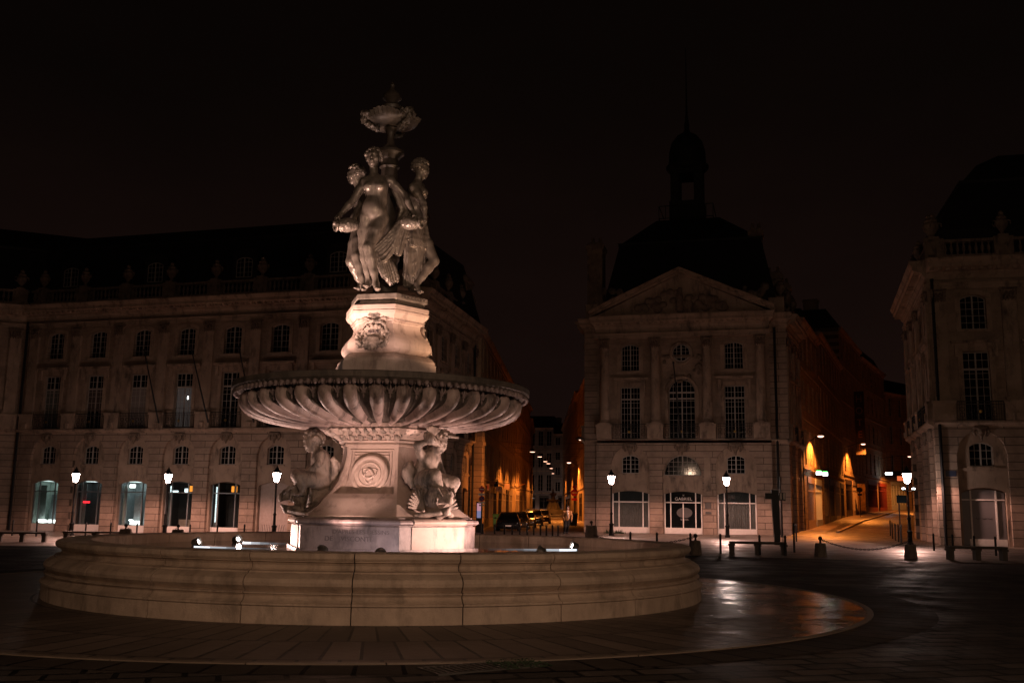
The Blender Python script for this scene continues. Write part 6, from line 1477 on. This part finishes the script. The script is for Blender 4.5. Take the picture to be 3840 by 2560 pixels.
# cars along the left of the narrow street
def car_meshes():
    b = MB(); sec = []
    def ring(y, zl, zb, w, wb): return [(-wb, y, zl), (-w, y, zl+.12), (-w, y, zb-.1), (-w+.07, y, zb), (w-.07, y, zb), (w, y, zb-.1), (w, y, zl+.12), (wb, y, zl)]
    b.loft([ring(y, zl, zb, w, w-.08) for y, zl, zb, w in ((-2.02, .28, .52, .58), (-1.98, .2, .66, .72), (-1.8, .18, .74, .80), (-1.2, .18, .86, .84), (-.7, .18, .93, .85), (.8, .18, .95, .86), (1.6, .2, .97, .84), (1.9, .22, .95, .80), (2.0, .3, .8, .74))])
    cab = MB()
    def cr(y, z0, z1, w0, w1): return [(-w0, y, z0), (-w1, y, z1-.05), (-w1+.08, y, z1), (w1-.08, y, z1), (w1, y, z1-.05), (w0, y, z0)]
    cab.loft([cr(y, .9, z, .80, w) for y, z, w in ((-.85, .93, .74), (-.3, 1.32, .64), (.0, 1.42, .62), (.9, 1.43, .62), (1.5, 1.33, .60), (1.85, .97, .66))])
    rf = MB(); rf.loft([cr(y, z-.06, z+.015, w+.005, w-.02) for y, z, w in ((-.28, 1.33, .645), (.0, 1.425, .625), (.9, 1.435, .625), (1.45, 1.35, .605))])
    ty = MB(); ty.lathe([(.18, -.09), (.29, -.1), (.31, -.06), (.31, .06), (.29, .1), (.18, .09)], 20, Matrix.Rotation(PI/2, 4, 'Y'), 0, 2*PI, False)
    ri = MB(); ri.lathe([(0, .05), (.06, .07), (.18, .04), (.19, .09), (.19, -.09), (0, -.09)], 14, Matrix.Rotation(PI/2, 4, 'Y'), 0, 2*PI, False)
    hl = MB(); hl.ball((0, 0, 0), (.17, .08, .10), 10, 6); pl = MB(); pl.box(-.26, .26, -.015, 0, -.055, .055)
    mi = MB(); mi.ball((0, 0, 0), (.10, .07, .07), 8, 6)
    gr = MB()
    for q in range(3): gr.box(-.4, .4, -.02, 0, .05*q, .05*q+.025)
    return b.mesh('body', 'iron', R(35)), cab.mesh('windows', 'glass', R(25)), rf.mesh('roof', 'iron', R(25)), ty.mesh('tyre', 'tyre', True), ri.mesh('rim', 'chrome', True), hl.mesh('headlight', 'chrome', True), pl.mesh('number_plate', 'swhite'), mi.mesh('mirror', 'tyre', True), gr.mesh('grille', 'tyre')
CM_ = car_meshes()
def car(x, y, rz, paint, label, s=1.):
    r = thing('parked_car', label, 'car', (x, y, gz(x, y)), rz, 'cars parked along the narrow street'); r.scale = (s, s, s*.92)
    for me, nm in ((CM_[0], 'body'), (CM_[2], 'roof')):
        o = link(me, nm, r); o.material_slots[0].link = 'OBJECT'; o.material_slots[0].material = paint
    link(CM_[1], 'windows', r)
    for sx in (-1, 1):
        for wy in (-1.25, 1.28): w_ = link(CM_[3], 'wheel', r, T(.76*sx, wy, .31, 0 if sx > 0 else PI)); link(CM_[4], 'rim', w_)
        link(CM_[5], 'headlight', r, T(.60*sx, -1.90, .62)); link(CM_[7], 'mirror', r, T(.93*sx, -.55, .98))
    link(CM_[6], 'number_plate', r, T(0, -2.03, .42)); link(CM_[8], 'grille', r, T(0, -1.99, .50))
def paint(n, c): return plain(n, c, .18, .3, .6)
for i, (u, y, c, lab) in enumerate(((1926, 73.5, (.012, .012, .014), 'black hatchback parked first in the row, facing the square'), (1964, 79.5, (.02, .02, .022), 'dark car parked second in the row behind the black hatchback'), (1992, 86, (.05, .05, .055), 'dark grey car third in the parked row'), (2018, 93, (.12, .11, .10), 'taller grey car fourth in the parked row'), (2050, 101, (.03, .02, .02), 'dark car parked farthest up the narrow street'))):
    car(A(u, y), y, .02-.05, paint('car_paint', c), lab, (1, 1, 1, 1.1, 1.05)[i])
# bins
MT['gbin'] = plain('green_bin_plastic', (.03, .17, .13), .5); MT['dbin'] = plain('dark_green_bin_plastic', (.035, .055, .02), .5)
def wheelie(x, y, w, h, mat, label):
    r = thing('wheeled_bin', label, 'bin', (x, y, gz(x, y)), .1, 'wheeled bins in the narrow street')
    m = MB(); m.loft([[(-w*k, -.3*k2, z), (w*k, -.3*k2, z), (w*k, .3*k2, z), (-w*k, .3*k2, z)] for k, k2, z in ((.42, .8, .08), (.5, 1, h*.86))]); m.build('body', mat, r)
    m = MB(); m.loft([[(-w*.53, -.34, z0), (w*.53, -.34, z0), (w*.53, .34, z1), (-w*.53, .34, z1)] for z0, z1 in ((h*.86, h*.93), (h*.90, h))]); m.build('lid', mat, r)
    for s_ in (-1, 1): m = MB(); m.lathe([(.0, -.03), (.1, -.03), (.1, .03), (0, .03)], 12, T(w*.36*s_, .2, .1) @ Matrix.Rotation(PI/2, 4, 'Y')); m.build('wheel', 'tyre', r)
wheelie(A(1884, 80.5), 80.5, .72, 1.15, 'gbin', 'teal wheeled bin left of the first parked car'); wheelie(A(2163, 90), 90, .95, 1.25, 'dbin', 'dark olive wheeled bin behind the walking man')
# the far monument
x0 = A(2092, 186); mo = thing('monument', 'small grey fountain monument at the end of the narrow street', 'monument', (x0, 186, gz(x0, 186)), 0)
m = MB(); m.lathe([(2.6, 0), (2.6, .7), (2.4, .75), (2.3, .5), (.9, .5), (.9, 1.1), (.6, 1.3), (.5, 2.0), (1.2, 2.4), (1.25, 2.55), (.4, 2.5), (.35, 3.2), (.7, 3.6), (.2, 3.7), (.15, 4.4), (0, 4.6)], 20); m.build('tiers', 'grey_fac', mo, R(40))
c = Clay(.06)
for k in range(5): a = 1.3*k; c.chain([(1.0*math.cos(a), 1.0*math.sin(a), .9), (.8*math.cos(a), .8*math.sin(a), 1.5), (.7*math.cos(a), .7*math.sin(a), 2.0)], [.35, .28, .18], .1)
c.build('figures', 'grey_fac', mo)
# awning
aw = thing('awning', 'orange lit shop awning on the left of the narrow street', 'awning', (A(1975, 128), 128, 3.6), -1.5)
MT['aw'] = plain('orange_awning_cloth', (.5, .22, .05), .7)
m = MB(); m.add([(0, 0, 1.0), (5, 0, 1.0), (5, -1.9, .2), (0, -1.9, .2), (0, 0, .96), (5, 0, .96), (5, -1.9, .16), (0, -1.9, .16), (0, -1.9, -.1), (5, -1.9, -.1)], [(0, 1, 2, 3), (7, 6, 5, 4), (0, 3, 7, 4), (1, 5, 6, 2), (3, 2, 9, 8)]); m.build('cloth', 'aw', aw)
m = MB()
for q in (0, 5): m = MB(); m.tube([(q, 0, .2), (q, -1.85, .15)], .03, 6); m.build('arm', 'iron', aw)
# walking man
MT['skin'] = plain('skin', (.42, .26, .19), .6); MT['trous'] = plain('black_trousers', (.012, .011, .012), .8); MT['jack'] = plain('tan_jacket', (.42, .20, .07), .8); MT['scarf'] = plain('pale_scarf', (.62, .5, .42), .8); MT['dhair'] = plain('dark_hair', (.02, .012, .01), .7)
x0 = A(2142, 66); man = thing('person', 'person walking away in a tan jacket, pale scarf and black trousers', 'person', (x0, 66, gz(x0, 66)), 0)
sc_ = .62; k = dict(head=(.10, 0, 1.66), neck=(.09, 0, 1.47), chest=(.07, 0, 1.27), waist=(.04, 0, 1.08), pelvis=(.02, 0, .95), shA=(-.13, 0, 1.40), shB=(.29, 0, 1.40), elA=(-.22, .03, 1.14), wrA=(-.14, -.10, .96), hnA=(-.11, -.13, .90), elB=(.36, .04, 1.13), wrB=(.33, -.08, .90), hnB=(.33, -.12, .83),
     hipA=(-.06, 0, .88), knA=(-.08, -.08, .50), anA=(-.12, .02, .09), toA=(-.14, -.14, .03), hipB=(.11, 0, .88), knB=(.10, -.02, .49), anB=(.06, .22, .12), toB=(.06, .08, .03))
c = Clay(.016); figure(c, k, (0, -1), sc_, (-.2, -1, 0), False); bd = c.build('body', 'skin', man)
c = Clay(.016); kk = {q: np.array(v) for q, v in k.items()}
for q in 'AB': c.chain([kk['hip'+q], kk['kn'+q], kk['an'+q]], [.135, .095, .075], .04); c.rc(kk['an'+q]+np.array([0, .03, -.02]), kk['to'+q]+np.array([0, 0, .01]), .055, .045, .03)
c.el(kk['pelvis'], (.19, .14, .15), .05); c.build('trousers', 'trous', man)
c = Clay(.016); c.chain([kk['pelvis']+np.array([0, 0, .02]), kk['waist'], kk['chest']], [.185, .17, .185], .06); c.rc(kk['shA'], kk['shB'], .09, .09, .05); c.el(kk['chest'], (.2, .145, .2), .05)
for q in 'AB': c.chain([kk['sh'+q], kk['el'+q], kk['wr'+q]], [.085, .07, .058], .03)
c.build('jacket', 'jack', man)
c = Clay(.014); c.el((.09, 0, 1.46), (.11, .11, .06), .03); c.chain([(.06, -.13, 1.43), (.10, -.17, 1.25), (.12, -.17, 1.05)], [.045, .05, .045], .02); c.build('scarf', 'scarf', man)
c = Clay(.014); c.el((.105, .03, 1.71), (.095, .115, .10), .02); c.build('hair', 'dhair', man)

# drain in the paving in front of the basin, with moss at one end
a0, b0 = G(1612, 2520), G(1990, 2490); A0 = Vector(a0); B0 = Vector(b0); dd = (B0-A0); Ld = dd.length
dr = thing('drain_grate', 'long iron drain grate in the dark paving before the basin', 'drain', (A0.x, A0.y, .0), math.atan2(dd.y, dd.x))
m = MB(); m.box(0, Ld, -.20, .20, .002, .012); m.build('pit', 'dirt', dr)
m = MB(); m.box(-.03, Ld+.03, -.24, -.20, .004, .022); m.box(-.03, Ld+.03, .20, .24, .004, .022); m.box(-.03, .0, -.2, .2, .004, .022); m.box(Ld, Ld+.03, -.2, .2, .004, .022)
for q in np.arange(.03, Ld, .075): m.box(q, q+.04, -.2, .2, .013, .021)
m.build('grate', plain('worn_grate_iron', (.05, .045, .04), .5, .3), dr)
MT['moss'] = stone('moss', (.008, .018, .005), (.016, .032, .009), 9, .95, None, .8, .02, 60)
m = MB()
for q in range(240):
    x = Ld*(.62+.5*random.random()); y = (random.random()-.5)*.55; s_ = .02+.03*random.random(); a = random.random()*PI; x2, y2 = s_*math.cos(a), s_*math.sin(a)
    m.add([(x-x2, y-y2, .018), (x+x2, y+y2, .018), (x+x2*.3, y+y2*.3+.01, .022+.012*random.random())], [(0, 1, 2)])
o = m.build('moss', 'moss', None); o.location = (A0.x, A0.y, 0); o.rotation_euler = (0, 0, math.atan2(dd.y, dd.x)); kind(o, 'stuff')
wd = MB()
for q in range(160):
    x = A(2290+70*random.random(), 69.2)+(random.random()-.5)*.3; y = 69.7+(random.random()-.5)*.4; h = .08+.25*random.random(); a = random.random()*PI
    wd.add([(x-.03*math.cos(a), y-.03*math.sin(a), 0), (x+.03*math.cos(a), y+.03*math.sin(a), 0), (x+.12*(random.random()-.5), y+.12*(random.random()-.5), h)], [(0, 1, 2)])
kind(wd.build('weeds', 'moss', None), 'stuff')
# ------------------------------------------------------------------ night sky and the lamps behind the photographer
w = D.worlds.new('World'); SC.world = w; w.use_nodes = True; nt = w.node_tree; bg = nt.nodes['Background']
t = nt.nodes.new('ShaderNodeTexCoord'); s_ = nt.nodes.new('ShaderNodeSeparateXYZ'); lk(nt, t.outputs['Generated'], s_.inputs[0])
# city glow: dull brown towards the horizon, almost black overhead
col = ramp(nt, s_.outputs[2], [(0, (.0105, .0050, .0041)), (.18, (.0068, .0034, .0027)), (.38, (.0030, .0017, .0013)), (.7, (.0012, .0008, .0006))])
mp = nt.nodes.new('ShaderNodeMapping'); mp.inputs['Scale'].default_value = (1, 1, 2.2); lk(nt, t.outputs['Generated'], mp.inputs[0])
col = mixc(nt, 1., col, ramp(nt, noise(nt, mp.outputs[0], 2.2, 5, .6), [(.3, (.72, .72, .72)), (.7, (1.05, 1.0, .97))]), 'MULTIPLY')
lk(nt, col, bg.inputs['Color']); bg.inputs['Strength'].default_value = 1.0
def quay(x, y, z, watt, c):
    l = D.lights.new('quay_lamp', 'POINT'); l.energy = watt; l.color = c; l.shadow_soft_size = .35
    o = D.objects.new('quay_lamp', l); COL.objects.link(o); o.location = (x, y, z)
quay(3, -2, 5.5, 2500, (1, .66, .44)); quay(-15, -5, 7, 850, (1, .66, .44)); quay(16, -4, 6, 1000, (1, .66, .44))
SC.cycles.use_denoising = True; SC.cycles.max_bounces = 5; SC.cycles.diffuse_bounces = 3; SC.cycles.glossy_bounces = 3; SC.cycles.transparent_max_bounces = 8
SC.cycles.sample_clamp_indirect = 3; SC.cycles.use_light_tree = True
SC.cycles.caustics_reflective = False; SC.cycles.caustics_refractive = False
SC.view_settings.view_transform = 'Standard'; SC.view_settings.look = 'None'; SC.view_settings.gamma = 1; SC.view_settings.exposure = 0
